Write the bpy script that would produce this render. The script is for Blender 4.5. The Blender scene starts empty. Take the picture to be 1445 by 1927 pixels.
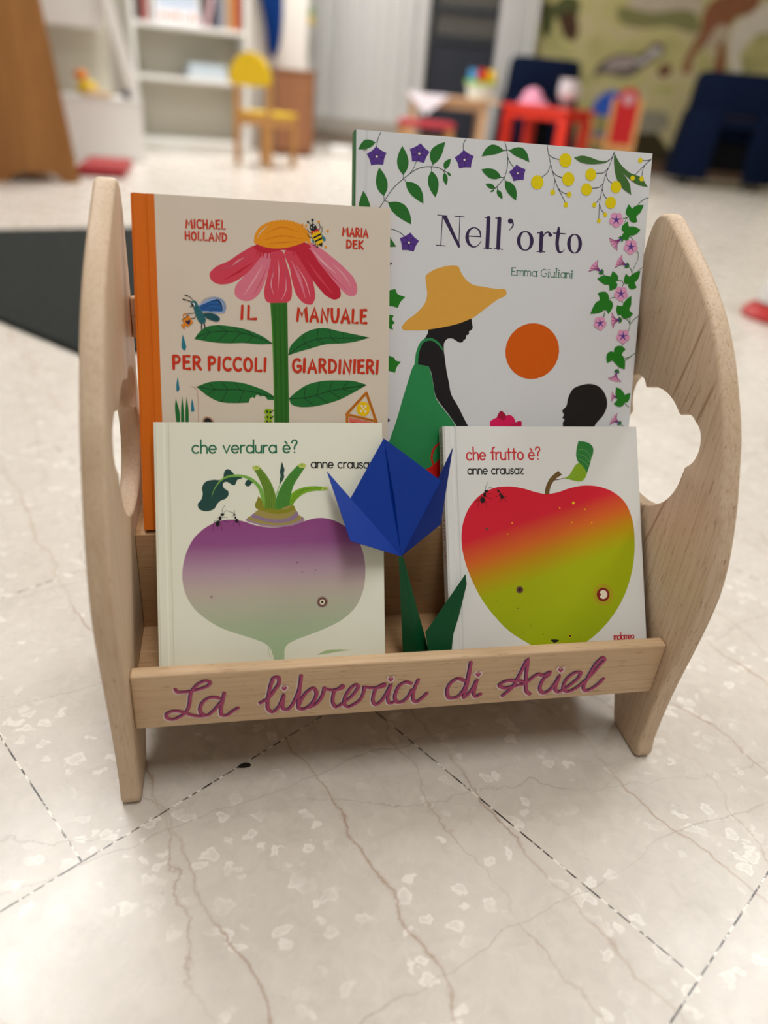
import bpy, bmesh, math, random
from mathutils import Vector, Matrix, geometry

# ------------------------------------------------------------------ camera, world, lights, exposure
scn = bpy.context.scene
COL = scn.collection
YAW = 0.22624                      # the stand's turn against the room
cam_data = bpy.data.cameras.new('camera')
cam_data.sensor_width = 36.0
cam_data.lens = 1395.25 / 1927 * 36
cam_data.clip_start = 0.02
cam_data.clip_end = 60
cam_data.dof.use_dof = True
cam_data.dof.focus_distance = 0.638
cam_data.dof.aperture_fstop = 2.2
cam = bpy.data.objects.new('camera', cam_data)
COL.objects.link(cam)
_r = Vector((0.9956163, 0.0464594, 0.0811769))
_d = Vector((0.0935317, -0.4945465, -0.8641039))
_f = Vector((0.0, 0.8679086, -0.4967240))
cam.matrix_world = Matrix(((_r.x, -_d.x, -_f.x, 0.181225), (_r.y, -_d.y, -_f.y, -0.417698), (_r.z, -_d.z, -_f.z, 0.536544), (0, 0, 0, 1)))
scn.camera = cam

world = bpy.data.worlds.new('world')
scn.world = world
world.use_nodes = True
world.node_tree.nodes['Background'].inputs[0].default_value = (0.95, 0.97, 1.0, 1)
world.node_tree.nodes['Background'].inputs[1].default_value = 0.18

scn.view_settings.view_transform = 'Standard'
scn.view_settings.look = 'None'
scn.view_settings.gamma = 1
scn.view_settings.use_curve_mapping = False
scn.view_settings.exposure = -0.06
scn.cycles.use_denoising = True
scn.cycles.max_bounces = 8

LAMPS = [(-1.24, 1.51, 39), (2.08, 1.46, 39),
         (0.42, -0.55, 30),
         (-1.24, 4.7, 50), (2.08, 4.7, 24), (-0.55, 5.9, 78)]  # last lamp is an added, unseen one that brightens the curtain
CEIL = 2.9

# ------------------------------------------------------------------ materials
def lin(c):
    c = c / 255.0
    return c / 12.92 if c <= 0.04045 else ((c + 0.055) / 1.055) ** 2.4
def rgb(h):
    if isinstance(h, str):
        return (lin(int(h[0:2], 16)), lin(int(h[2:4], 16)), lin(int(h[4:6], 16)), 1.0)
    return h
MATS = {}
def nd(nt, t, **kw):
    n = nt.nodes.new(t)
    for k, v in kw.items():
        if k.startswith('i_'):
            n.inputs[k[2:].replace('_', ' ')].default_value = v
        else:
            setattr(n, k, v)
    return n
def base_mat(name, rough=0.5, spec=0.4, coat=0.0):
    m = bpy.data.materials.new(name)
    m.use_nodes = True
    nt = m.node_tree
    b = nt.nodes['Principled BSDF']
    b.inputs['Roughness'].default_value = rough
    b.inputs['Specular IOR Level'].default_value = spec
    if coat:
        b.inputs['Coat Weight'].default_value = coat
        b.inputs['Coat Roughness'].default_value = 0.15
    return m, nt, b
def mixc(nt, fac, a, b, blend='MIX'):
    n = nt.nodes.new('ShaderNodeMix'); n.data_type = 'RGBA'; n.blend_type = blend
    for s, v in ((n.inputs[0], fac), (n.inputs[6], a), (n.inputs[7], b)):
        if hasattr(v, 'is_linked'): nt.links.new(v, s)
        else: s.default_value = v
    return n.outputs[2]
def ramp(nt, src, stops, interp='LINEAR'):
    n = nt.nodes.new('ShaderNodeValToRGB'); n.color_ramp.interpolation = interp
    els = n.color_ramp.elements
    while len(els) < len(stops): els.new(0.5)
    for e, (p, c) in zip(els, stops):
        e.position = p
        e.color = rgb(c) if isinstance(c, str) else (c, c, c, 1)
    if src is not None: nt.links.new(src, n.inputs[0])
    return n.outputs[0]
def coords(nt, scale=(1, 1, 1), rot=(0, 0, 0), loc=(0, 0, 0)):
    tc = nt.nodes.new('ShaderNodeTexCoord'); mp = nt.nodes.new('ShaderNodeMapping')
    mp.inputs['Scale'].default_value = scale; mp.inputs['Rotation'].default_value = rot; mp.inputs['Location'].default_value = loc
    nt.links.new(tc.outputs['Object'], mp.inputs[0])
    return mp.outputs[0]
def noise(nt, vec, scale, detail=3.0, rough=0.5, dist=0.0):
    n = nt.nodes.new('ShaderNodeTexNoise')
    n.inputs['Scale'].default_value = scale; n.inputs['Detail'].default_value = detail
    n.inputs['Roughness'].default_value = rough; n.inputs['Distortion'].default_value = dist
    nt.links.new(vec, n.inputs['Vector'])
    return n.outputs[0]
def math_(nt, op, a, b=0.0, clamp=False):
    n = nt.nodes.new('ShaderNodeMath'); n.operation = op; n.use_clamp = clamp
    for s, v in ((n.inputs[0], a), (n.inputs[1], b)):
        if hasattr(v, 'is_linked'): nt.links.new(v, s)
        else: s.default_value = v
    return n.outputs[0]
def bump(nt, b, h, strength=0.2, dist=0.001):
    n = nt.nodes.new('ShaderNodeBump'); n.inputs['Strength'].default_value = strength; n.inputs['Distance'].default_value = dist
    nt.links.new(h, n.inputs['Height']); nt.links.new(n.outputs[0], b.inputs['Normal'])
def mat(name, col, rough=0.5, spec=0.4, var=0.06, scale=60.0, bmp=0.0, metal=0.0):
    """plain coloured surface with a faint procedural mottling"""
    if name in MATS: return MATS[name]
    m, nt, b = base_mat(name, rough, spec)
    v = coords(nt)
    c = rgb(col)
    d = tuple(x * (1 - var) for x in c[:3]) + (1,)
    n = noise(nt, v, scale, 4)
    nt.links.new(mixc(nt, n, c, d), b.inputs['Base Color'])
    b.inputs['Metallic'].default_value = metal
    if bmp: bump(nt, b, n, bmp)
    MATS[name] = m
    return m
def wood(name, light, dark, fleck, axis, rough=0.5, fine=1.0, tilt=0.0, streaks=()):
    """beech-like board, grain running along one local axis"""
    if name in MATS: return MATS[name]
    m, nt, b = base_mat(name, rough, 0.35)
    s = [1.0, 1.0, 1.0]; s['xyz'.index(axis)] = 0.06
    rot = (tilt, 0, 0) if axis == 'z' else (0, 0, 0)
    v = coords(nt, tuple(s), rot)
    broad = noise(nt, v, 28 * fine, 3, 0.5, 0.3)
    grain = noise(nt, v, 260 * fine, 5, 0.65)
    c = ramp(nt, broad, ((0.3, dark), (0.7, light)))
    c = mixc(nt, ramp(nt, grain, ((0.35, 0.8), (0.7, 0.0))), c, rgb(dark))
    s2 = [1.0, 1.0, 1.0]; s2['xyz'.index(axis)] = 0.10
    v2 = coords(nt, tuple(s2), rot)
    fl = noise(nt, v2, 620 * fine, 2, 0.5)
    c = mixc(nt, ramp(nt, fl, ((0.62, 0.0), (0.72, 0.8))), c, rgb(fleck))
    s3 = [1.0, 1.0, 1.0]; s3['xyz'.index(axis)] = 0.018
    ln = noise(nt, coords(nt, tuple(s3), rot), 430 * fine, 2, 0.5)
    c = mixc(nt, ramp(nt, ln, ((0.50, 0.0), (0.68, 0.30))), c, rgb(fleck))
    if streaks:      # dark heartwood streaks running with the grain: (across, half width, from, to)
        tc = nt.nodes.new('ShaderNodeTexCoord'); sp = nt.nodes.new('ShaderNodeSeparateXYZ'); nt.links.new(tc.outputs['Object'], sp.inputs[0])
        wob = noise(nt, coords(nt, (1, 1, .15)), 60, 2)
        ac = math_(nt, 'ADD', math_(nt, 'ADD', sp.outputs[1], math_(nt, 'MULTIPLY', sp.outputs[2], 0.22)), math_(nt, 'MULTIPLY', math_(nt, 'SUBTRACT', wob, .5), .0025))
        for pos, hw, z0, z1 in streaks:
            d = math_(nt, 'DIVIDE', math_(nt, 'ABSOLUTE', math_(nt, 'SUBTRACT', ac, pos)), hw)
            k = math_(nt, 'SUBTRACT', 1.0, math_(nt, 'POWER', d, 2.0), True)
            za = math_(nt, 'MULTIPLY', math_(nt, 'SUBTRACT', sp.outputs[2], z0), 60.0, True); zb = math_(nt, 'MULTIPLY', math_(nt, 'SUBTRACT', z1, sp.outputs[2]), 60.0, True)
            c = mixc(nt, math_(nt, 'MULTIPLY', math_(nt, 'MULTIPLY', k, .75), math_(nt, 'MULTIPLY', za, zb)), c, rgb(fleck))
    nt.links.new(c, b.inputs['Base Color'])
    bump(nt, b, grain, 0.12, 0.0006)
    MATS[name] = m
    return m
def grad(name, stops, axis_v, span, rough=0.35):
    """printed colour blend across a cover: position = dot(local xy, axis_v), mapped over span"""
    m, nt, b = base_mat(name, rough, 0.4)
    tc = nt.nodes.new('ShaderNodeTexCoord')
    dp = nt.nodes.new('ShaderNodeVectorMath'); dp.operation = 'DOT_PRODUCT'
    nt.links.new(tc.outputs['Object'], dp.inputs[0]); dp.inputs[1].default_value = axis_v
    mr = nt.nodes.new('ShaderNodeMapRange'); mr.inputs[1].default_value = span[0]; mr.inputs[2].default_value = span[1]
    nt.links.new(dp.outputs['Value'], mr.inputs[0])
    nt.links.new(ramp(nt, mr.outputs[0], stops), b.inputs['Base Color'])
    MATS[name] = m
    return m

# ------------------------------------------------------------------ mesh helpers
def tag(o, label=None, cat=None, group=None, kind=None):
    if label: o['label'] = label
    if cat: o['category'] = cat
    if group: o['group'] = group
    if kind: o['kind'] = kind
    return o
def empty(name, loc=(0, 0, 0), rz=0.0, label=None, cat=None, group=None, kind=None):
    o = bpy.data.objects.new(name, None); COL.objects.link(o)
    o.location = loc; o.rotation_euler = (0, 0, rz); o.empty_display_size = 0.05
    return tag(o, label, cat, group, kind)
def finish(name, bm, mats, parent=None, loc=None, rot=None, smooth=None):
    bmesh.ops.recalc_face_normals(bm, faces=bm.faces) if smooth != 'raw' else None
    me = bpy.data.meshes.new(name)
    bm.to_mesh(me); bm.free()
    for m in (mats if isinstance(mats, (list, tuple)) else [mats]): me.materials.append(m)
    if isinstance(smooth, (int, float)) and smooth:
        for p in me.polygons: p.use_smooth = True
        me.set_sharp_from_angle(angle=math.radians(smooth))
    o = bpy.data.objects.new(name, me); COL.objects.link(o)
    if parent is not None: o.parent = parent
    if loc: o.location = loc
    if rot: o.rotation_euler = rot
    return o
def add_box(bm, x0, x1, y0, y1, z0, z1, bev=0.0, mi=0, mtx=None, seg=2):
    t = bmesh.new()
    bmesh.ops.create_cube(t, size=1.0)
    for v in t.verts:
        v.co = Vector(((x0 + x1) / 2 + v.co.x * (x1 - x0), (y0 + y1) / 2 + v.co.y * (y1 - y0), (z0 + z1) / 2 + v.co.z * (z1 - z0)))
    if bev: bmesh.ops.bevel(t, geom=t.edges[:], offset=bev, segments=seg, affect='EDGES', profile=0.6)
    join(bm, t, mi, mtx)
def join(bm, t, mi=0, mtx=None):
    vm = {}
    for v in t.verts:
        vm[v] = bm.verts.new(mtx @ v.co if mtx is not None else v.co)
    for f in t.faces:
        try:
            nf = bm.faces.new([vm[v] for v in f.verts]); nf.material_index = mi; nf.smooth = f.smooth
        except ValueError: pass
    t.free()
def add_cyl(bm, p0, p1, r0, r1=None, n=16, mi=0, caps=True):
    r1 = r0 if r1 is None else r1
    p0 = Vector(p0); p1 = Vector(p1); d = (p1 - p0).normalized()
    a = d.orthogonal().normalized(); b = d.cross(a)
    rings = []
    for p, r in ((p0, r0), (p1, r1)):
        rings.append([bm.verts.new(p + (a * math.cos(2 * math.pi * i / n) + b * math.sin(2 * math.pi * i / n)) * r) for i in range(n)])
    for i in range(n):
        f = bm.faces.new((rings[0][i], rings[0][(i + 1) % n], rings[1][(i + 1) % n], rings[1][i])); f.material_index = mi
    if caps:
        for rg in (rings[0][::-1], rings[1]):
            f = bm.faces.new(rg); f.material_index = mi
def add_lathe(bm, prof, c=(0, 0, 0), n=28, mi=0, sx=1.0, sy=1.0):
    rings = []
    for r, z in prof:
        if r < 1e-6: rings.append([bm.verts.new((c[0], c[1], c[2] + z))])
        else: rings.append([bm.verts.new((c[0] + r * sx * math.cos(2 * math.pi * i / n), c[1] + r * sy * math.sin(2 * math.pi * i / n), c[2] + z)) for i in range(n)])
    for A, B in zip(rings, rings[1:]):
        for i in range(n):
            j = (i + 1) % n
            q = [A[i % len(A)], A[j % len(A)], B[j % len(B)], B[i % len(B)]]
            q2 = []
            for v in q:
                if v not in q2: q2.append(v)
            if len(q2) > 2:
                f = bm.faces.new(q2); f.material_index = mi
def catmull(P, closed, n=6):
    """smooth curve through points; points carrying a third True value are corners"""
    P = [(p[0], p[1], len(p) > 2 and bool(p[2])) for p in P]
    def seg(pts, cyc):
        out = []
        N = len(pts)
        rng = range(N) if cyc else range(N - 1)
        for i in rng:
            p1, p2 = pts[i], pts[(i + 1) % N]
            p0 = pts[(i - 1) % N] if (cyc or i > 0) else (2 * p1[0] - p2[0], 2 * p1[1] - p2[1])
            p3 = pts[(i + 2) % N] if (cyc or i < N - 2) else (2 * p2[0] - p1[0], 2 * p2[1] - p1[1])
            L = math.hypot(p2[0] - p1[0], p2[1] - p1[1]) or 1e-9
            def tang(a, b, c):
                la = math.hypot(b[0] - a[0], b[1] - a[1]) or 1e-9; lb = math.hypot(c[0] - b[0], c[1] - b[1]) or 1e-9
                return [((b[k] - a[k]) / la * lb + (c[k] - b[k]) / lb * la) / (la + lb) for k in (0, 1)]
            t1 = tang(p0, p1, p2); t2 = tang(p1, p2, p3)
            for k in range(n):
                t = k / n; t_2 = t * t; t_3 = t_2 * t
                h = (2 * t_3 - 3 * t_2 + 1, t_3 - 2 * t_2 + t, -2 * t_3 + 3 * t_2, t_3 - t_2)
                out.append(tuple(h[0] * p1[m] + h[1] * L * t1[m] + h[2] * p2[m] + h[3] * L * t2[m] for m in (0, 1)))
        if not cyc: out.append((pts[-1][0], pts[-1][1]))
        return out
    if not closed:
        out = []; cur = [P[0]]
        for p in P[1:]:
            cur.append(p)
            if p[2] or p is P[-1]:
                s = seg(cur, False) if len(cur) > 2 else [(cur[0][0], cur[0][1]), (cur[1][0], cur[1][1])]
                out += s if not out else s[1:]
                cur = [p]
        return out
    cs = [i for i, p in enumerate(P) if p[2]]
    if not cs: return seg(P, True)
    P = P[cs[0]:] + P[:cs[0]] + [P[cs[0]]]
    out = []; cur = [P[0]]
    for i, p in enumerate(P[1:], 1):
        cur.append(p)
        if p[2]:
            s = seg(cur, False) if len(cur) > 2 else [(cur[0][0], cur[0][1]), (cur[1][0], cur[1][1])]
            out += s[:-1]; cur = [p]
    return out
def fill(bm, pts, z, mi, put):
    """flat printed patch"""
    cl = []
    for p in pts:
        if not cl or math.hypot(p[0] - cl[-1][0], p[1] - cl[-1][1]) > 1e-6: cl.append(p)
    if len(cl) > 2 and math.hypot(cl[0][0] - cl[-1][0], cl[0][1] - cl[-1][1]) < 1e-6: cl.pop()
    if len(cl) < 3: return
    vs = [bm.verts.new(put(x, y, z)) for x, y in cl]
    for t in geometry.tessellate_polygon([[Vector((x, y, 0)) for x, y in cl]]):
        a, b, c = t
        ar = (cl[b][0] - cl[a][0]) * (cl[c][1] - cl[a][1]) - (cl[b][1] - cl[a][1]) * (cl[c][0] - cl[a][0])
        if abs(ar) < 1e-14: continue
        f = bm.faces.new((vs[a], vs[b], vs[c]) if ar > 0 else (vs[a], vs[c], vs[b])); f.material_index = mi
def ribbon(bm, P, w, z, mi, put, n=5, rise=1e-6):
    """printed brush line with round ends; w is one width or one per control point"""
    pts = catmull(P, False, n)
    N = len(pts)
    if N < 2: return
    ws = []
    for i in range(N):
        if isinstance(w, (int, float)): ws.append(w); continue
        t = i / (N - 1) * (len(w) - 1); k = min(int(t), len(w) - 2); ws.append(w[k] + (w[k + 1] - w[k]) * (t - k))
    L, Rr, dirs = [], [], []
    for i in range(N):
        a = pts[max(i - 1, 0)]; b = pts[min(i + 1, N - 1)]
        dx, dy = b[0] - a[0], b[1] - a[1]; l = math.hypot(dx, dy) or 1e-9; dx /= l; dy /= l
        k = 1.0
        if 0 < i < N - 1:
            e = (pts[i][0] - a[0], pts[i][1] - a[1]); le = math.hypot(*e) or 1e-9
            k = min(1.6, 1 / max(0.4, abs((e[0] * dx + e[1] * dy) / le)))
        h = ws[i] / 2 * k
        L.append((pts[i][0] - dy * h, pts[i][1] + dx * h)); Rr.append((pts[i][0] + dy * h, pts[i][1] - dx * h)); dirs.append((dx, dy))
    zz = [z + rise * i / (N - 1) for i in range(N)]
    lv = [bm.verts.new(put(x, y, zz[i])) for i, (x, y) in enumerate(L)]; rv = [bm.verts.new(put(x, y, zz[i])) for i, (x, y) in enumerate(Rr)]
    for i in range(N - 1):
        f = bm.faces.new((rv[i], rv[i + 1], lv[i + 1], lv[i])); f.material_index = mi
    for end in (0, N - 1):
        dx, dy = dirs[end]; h = ws[end] / 2; s = -1 if end == 0 else 1
        cap = [(pts[end][0] + h * (-dy * math.cos(t) + s * dx * math.sin(t)), pts[end][1] + h * (dx * math.cos(t) + s * dy * math.sin(t))) for t in [math.pi * k / 6 for k in range(7)]]
        if s > 0: cap.reverse()
        vs = [bm.verts.new(put(x, y, zz[end])) for x, y in cap]
        f = bm.faces.new(vs); f.material_index = mi
def arc(cx, cy, rx, ry, a0, a1, n=10):
    return [(cx + rx * math.cos(math.radians(a0 + (a1 - a0) * i / n)), cy + ry * math.sin(math.radians(a0 + (a1 - a0) * i / n))) for i in range(n + 1)]
def K(*p): return [(a, b, 1) for a, b in p]
_h = K((0, 0.3)) + [(0, 0.6)] + arc(.38, .6, .38, .4, 180, 0, 6) + [(.76, 0)]
ROUND = {   # rounded one-weight letters, x-height 1
 'c': (.82, [arc(.45, .5, .45, .5, 48, 312)]), 'e': (.9, [K((.02, .5), (.89, .5)), arc(.45, .5, .44, .5, 0, 315)]),
 'è': (.9, [K((.02, .5), (.89, .5)), arc(.45, .5, .44, .5, 0, 315), K((.28, 1.52), (.52, 1.24))]),
 'h': (.76, [K((0, 1.75), (0, 0)), _h]), 'n': (.76, [K((0, 1), (0, 0)), _h]), 'r': (.5, [K((0, 1), (0, 0)), arc(.4, .58, .4, .42, 180, 75, 5)]),
 'm': (1.24, [K((0, 1), (0, 0)), K((0, .3)) + [(0, .6)] + arc(.31, .65, .31, .35, 180, 0, 6) + [(.62, 0)], K((.62, .3)) + [(.62, .6)] + arc(.93, .65, .31, .35, 180, 0, 6) + [(1.24, 0)]]),
 'u': (.76, [[(0, 1), (0, .6)] + arc(.38, .4, .38, .4, 180, 360, 6) + [(.76, .6)], K((.76, 1), (.76, 0))]), 'v': (.8, [K((0, 1), (.4, 0), (.8, 1))]),
 'd': (.9, [arc(.45, .5, .45, .5, 0, 360, 14), K((.9, 1.75), (.9, 0))]), 'a': (.9, [arc(.45, .5, .45, .5, 0, 360, 14), K((.9, 1), (.9, 0))]),
 'o': (.92, [arc(.46, .5, .46, .5, 0, 360, 14)]), 'f': (.55, [[(.58, 1.72), (.36, 1.62), (.26, 1.35), (.26, 1), (.26, 0)], K((0, 1), (.55, 1))]),
 't': (.6, [K((.28, 1.5), (.28, 0)), K((0, 1), (.6, 1))]), 's': (.62, [[(.6, .86), (.36, 1), (.1, .9), (.08, .66), (.34, .52), (.6, .36), (.58, .1), (.32, 0), (.02, .15)]]),
 'z': (.68, [K((0, 1), (.66, 1), (0, 0), (.68, 0))]), 'l': (0.02, [K((0, 1.75), (0, 0))]), 'i': (0.02, [K((0, 1), (0, 0)), K((0, 1.42), (0, 1.45))]),
 '?': (.68, [[(0, 1.35), (.1, 1.6), (.35, 1.72), (.62, 1.58), (.64, 1.25), (.42, .98), (.33, .7), (.33, .48)], K((.33, .03), (.33, .05))]),
 'E': (.8, [K((.75, 1.5), (0, 1.5), (0, 0), (.78, 0)), K((0, .78), (.6, .78))]), 'G': (1.15, [arc(.6, .75, .6, .75, 50, 355, 12), K((.75, .68), (1.18, .68))]), ' ': (.4, [])}
BRUSH = {   # brush capitals, cap height 1
 'M': (.8, [K((0, 0), (.12, 1), (.4, .35), (.68, 1), (.8, 0))]), 'I': (.06, [K((.05, 1), (0, 0))]), 'C': (.52, [arc(.34, .5, .34, .5, 55, 305)]), 'H': (.5, [K((0, 1), (0, 0)), K((.5, 1), (.5, 0)), K((0, .48), (.5, .5))]),
 'A': (.62, [K((0, 0), (.33, 1), (.62, 0)), K((.1, .33), (.52, .33))]), 'E': (.44, [K((.42, 1), (.03, 1), (0, 0), (.44, 0)), K((.02, .52), (.36, .54))]), 'L': (.42, [K((.04, 1), (0, 0), (.42, .02))]),
 'O': (.58, [arc(.29, .5, .29, .5, 90, 450, 14)]), 'N': (.56, [K((0, 0), (.04, 1), (.5, 0), (.56, 1))]), 'D': (.52, [K((0, 1), (0, 0)), K((0, 1)) + [(.28, .95), (.5, .7), (.52, .45), (.38, .12), (0, 0)]]),
 'R': (.5, [K((0, 1), (0, 0)), [(0, 1), (.3, .98), (.44, .78), (.32, .55), (.02, .48)], K((.18, .5), (.5, 0))]), 'K': (.5, [K((0, 1), (0, 0)), K((.46, 1), (.03, .48), (.5, 0))]),
 'P': (.44, [K((0, 1), (0, 0)), [(0, 1), (.3, .99), (.45, .78), (.32, .52), (.02, .46)]]), 'S': (.45, [[(.45, .85), (.25, 1), (.04, .82), (.2, .55), (.42, .35), (.3, .02), (0, .12)]]),
 'U': (.54, [[(0, 1), (.02, .4), (.14, .05), (.36, .03), (.5, .35), (.54, 1)]]), 'G': (.58, [arc(.34, .5, .34, .5, 55, 330), K((.38, .46), (.62, .46))]), ' ': (.3, [])}
def lettering(bm, font, text, x0, y0, x1, y1, h, w, z, mi, put, jitter=0):
    F = BRUSH if font == 'B' else ROUND
    gap = .3 if font == 'B' else .25
    tot = sum(F[c][0] + (.24 if font == 'S' and c in 'il' else 0) for c in text) + gap * (len(text) - 1)
    ln = math.hypot(x1 - x0, y1 - y0); k = ln / tot; ux, uy = (x1 - x0) / ln, (y1 - y0) / ln
    cur = 0.0; rnd = random.Random(text)
    for c in text:
        adv, strokes = F[c]
        off = 0.0
        if font == 'S' and c in 'il': adv, off = adv + .24, .12
        dy = rnd.uniform(-.03, .03) * h if font == 'B' else 0
        for st in strokes:
            z += 1e-6
            P = []
            for p in st:
                a = (cur + off + p[0]) * k; b = p[1] * h + dy
                P.append((x0 + ux * a - uy * b, y0 + uy * a + ux * b) + ((1,) if len(p) > 2 else ()))
            if font == 'S' and len(st) == 2 and len(st[0]) > 2 and st[0][0] == st[1][0]:
                ribbon(bm, P, w * 1.5, z, mi, put, 2)
                for p in P[:1] + P[1:]: ribbon(bm, [(p[0] - ux * w * 1.6, p[1] - uy * w * 1.6, 1), (p[0] + ux * w * 1.6, p[1] + uy * w * 1.6, 1)], w * .6, z, mi, put, 2)
                continue
            ribbon(bm, P, w if font != 'B' else [w * rnd.uniform(.95, 1.15), w * rnd.uniform(.8, 1.0), w * rnd.uniform(.95, 1.15)], z, mi, put, 4)
        cur += adv + gap
    return z
def print_art(bm, art, mats, midx, put, z0=0.00002, dz=0.0000016, rise=1e-6):
    """lays the printed shapes of an ART list (millimetres on the cover) onto a surface"""
    z = z0
    for line in art.strip().splitlines():
        t = line.split(' ')
        col = t[1]
        if col not in midx:
            midx[col] = len(mats); mats.append(INK(col))
        mi = midx[col]
        z += dz
        def pp(s):
            c = s.endswith('c'); a, b = s.rstrip('c').split(',')
            return (float(a) / 1000, float(b) / 1000) + ((1,) if c else ())
        if t[0] == 'P': fill(bm, catmull([pp(s) for s in t[2:]], True), z, mi, put)
        elif t[0] == 'S':
            w = [float(a) / 1000 for a in t[2].split(',')]
            ribbon(bm, [pp(s) for s in t[3:]], w[0] if len(w) == 1 else w, z, mi, put, 5, rise)
        elif t[0] == 'E':
            cx, cy, rx, ry = [float(a) / 1000 for a in t[2:6]]
            fill(bm, arc(cx, cy, rx, ry, 0, 360, 28 if rx > .002 else 14)[:-1], z, mi, put)
        elif t[0] == 'T':
            v = [float(a) / 1000 for a in t[4:10]]
            z = lettering(bm, t[2], t[3].replace('_', ' '), *v, z, mi, put)
INKS = dict(petal1='D04A5E', petal2='DE8296', petal3='BE2740', petal4='EBB3BC', petal5='C8566C', disc='E89A1E', disc2='D6820F', stem='2E6B22', stem2='245A1C', stem3='4C8A2C', gleaf='1F6B33', vein='103A1E', drop='2E7C92', twig='C9A08E', bark='B08C78', black='17161A', lime='93B32C', roof='DE7468', red='C23A20', wood='C27A26', wood2='9C5A1A', yel='EBC414', cream='F1E8D2', teal='2C7F88', teald='1D5058', tealb='2B6C74', white='F4F2EE', wing='2A62A0', wing2='9DB4DA', wingd='173C72', navy='2A2748', orange2='E08C2A',
 vinca='5A3C8E', vincad='2E1C52', cream2='F1E8D2', glory='E6A9CB', gloryd='8A4478', star='5B3F98', leaf='2A6E2E', ivy='257A24', ink='3A2E52', sage='4E7C66', hat='E2AE55', dress='2F8A54', bred='C8201E', sun='D26206', flow1='A8123E', flow2='DA1A62', flow3='C41656', stemk='23413E', twigk='2E3A46', olive='46703A', mimosa='E6D31A', vine='3B6A34',
 tgreen='AFC79A', spot='A98F94', spotd='5A3E48', ring1='9C8A86', ring2='6B4A3C', ring3='7A1F1C', ringo='B59A2C', apple2='9AA31E', dgreen='146B4A', dleaf='234A46', lgreen='7FB154', stalk1='6E8F34', stalk2='4B8B3C', stalk3='7FB02E', cut='C3CF6E', stripe='4C7428', crown1='A88FA0', crown2='A39658', crown3='97809A', crown4='8A8A2E', fl1='86A82A', fl2='2F7A3C', flv='8FB56A', stk='6A5430', stk2='5E3C2C', fred='C63A40', molo='B5303A', wht='E6D4CE', mauve='A8496E', plum='45295C')
def INK(c):
    if c in MATS: return MATS[c]
    q = [int(INKS[c][k:k + 2], 16) for k in (0, 2, 4)]; g = sum(q) / 3
    hx = ''.join('%02X' % max(0, min(255, round(g + (x - g) * 1.14))) for x in q)
    return mat(c, hx, rough=0.36 if c not in ('wht', 'mauve', 'plum') else 0.5, var=0.07, scale=160)
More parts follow.
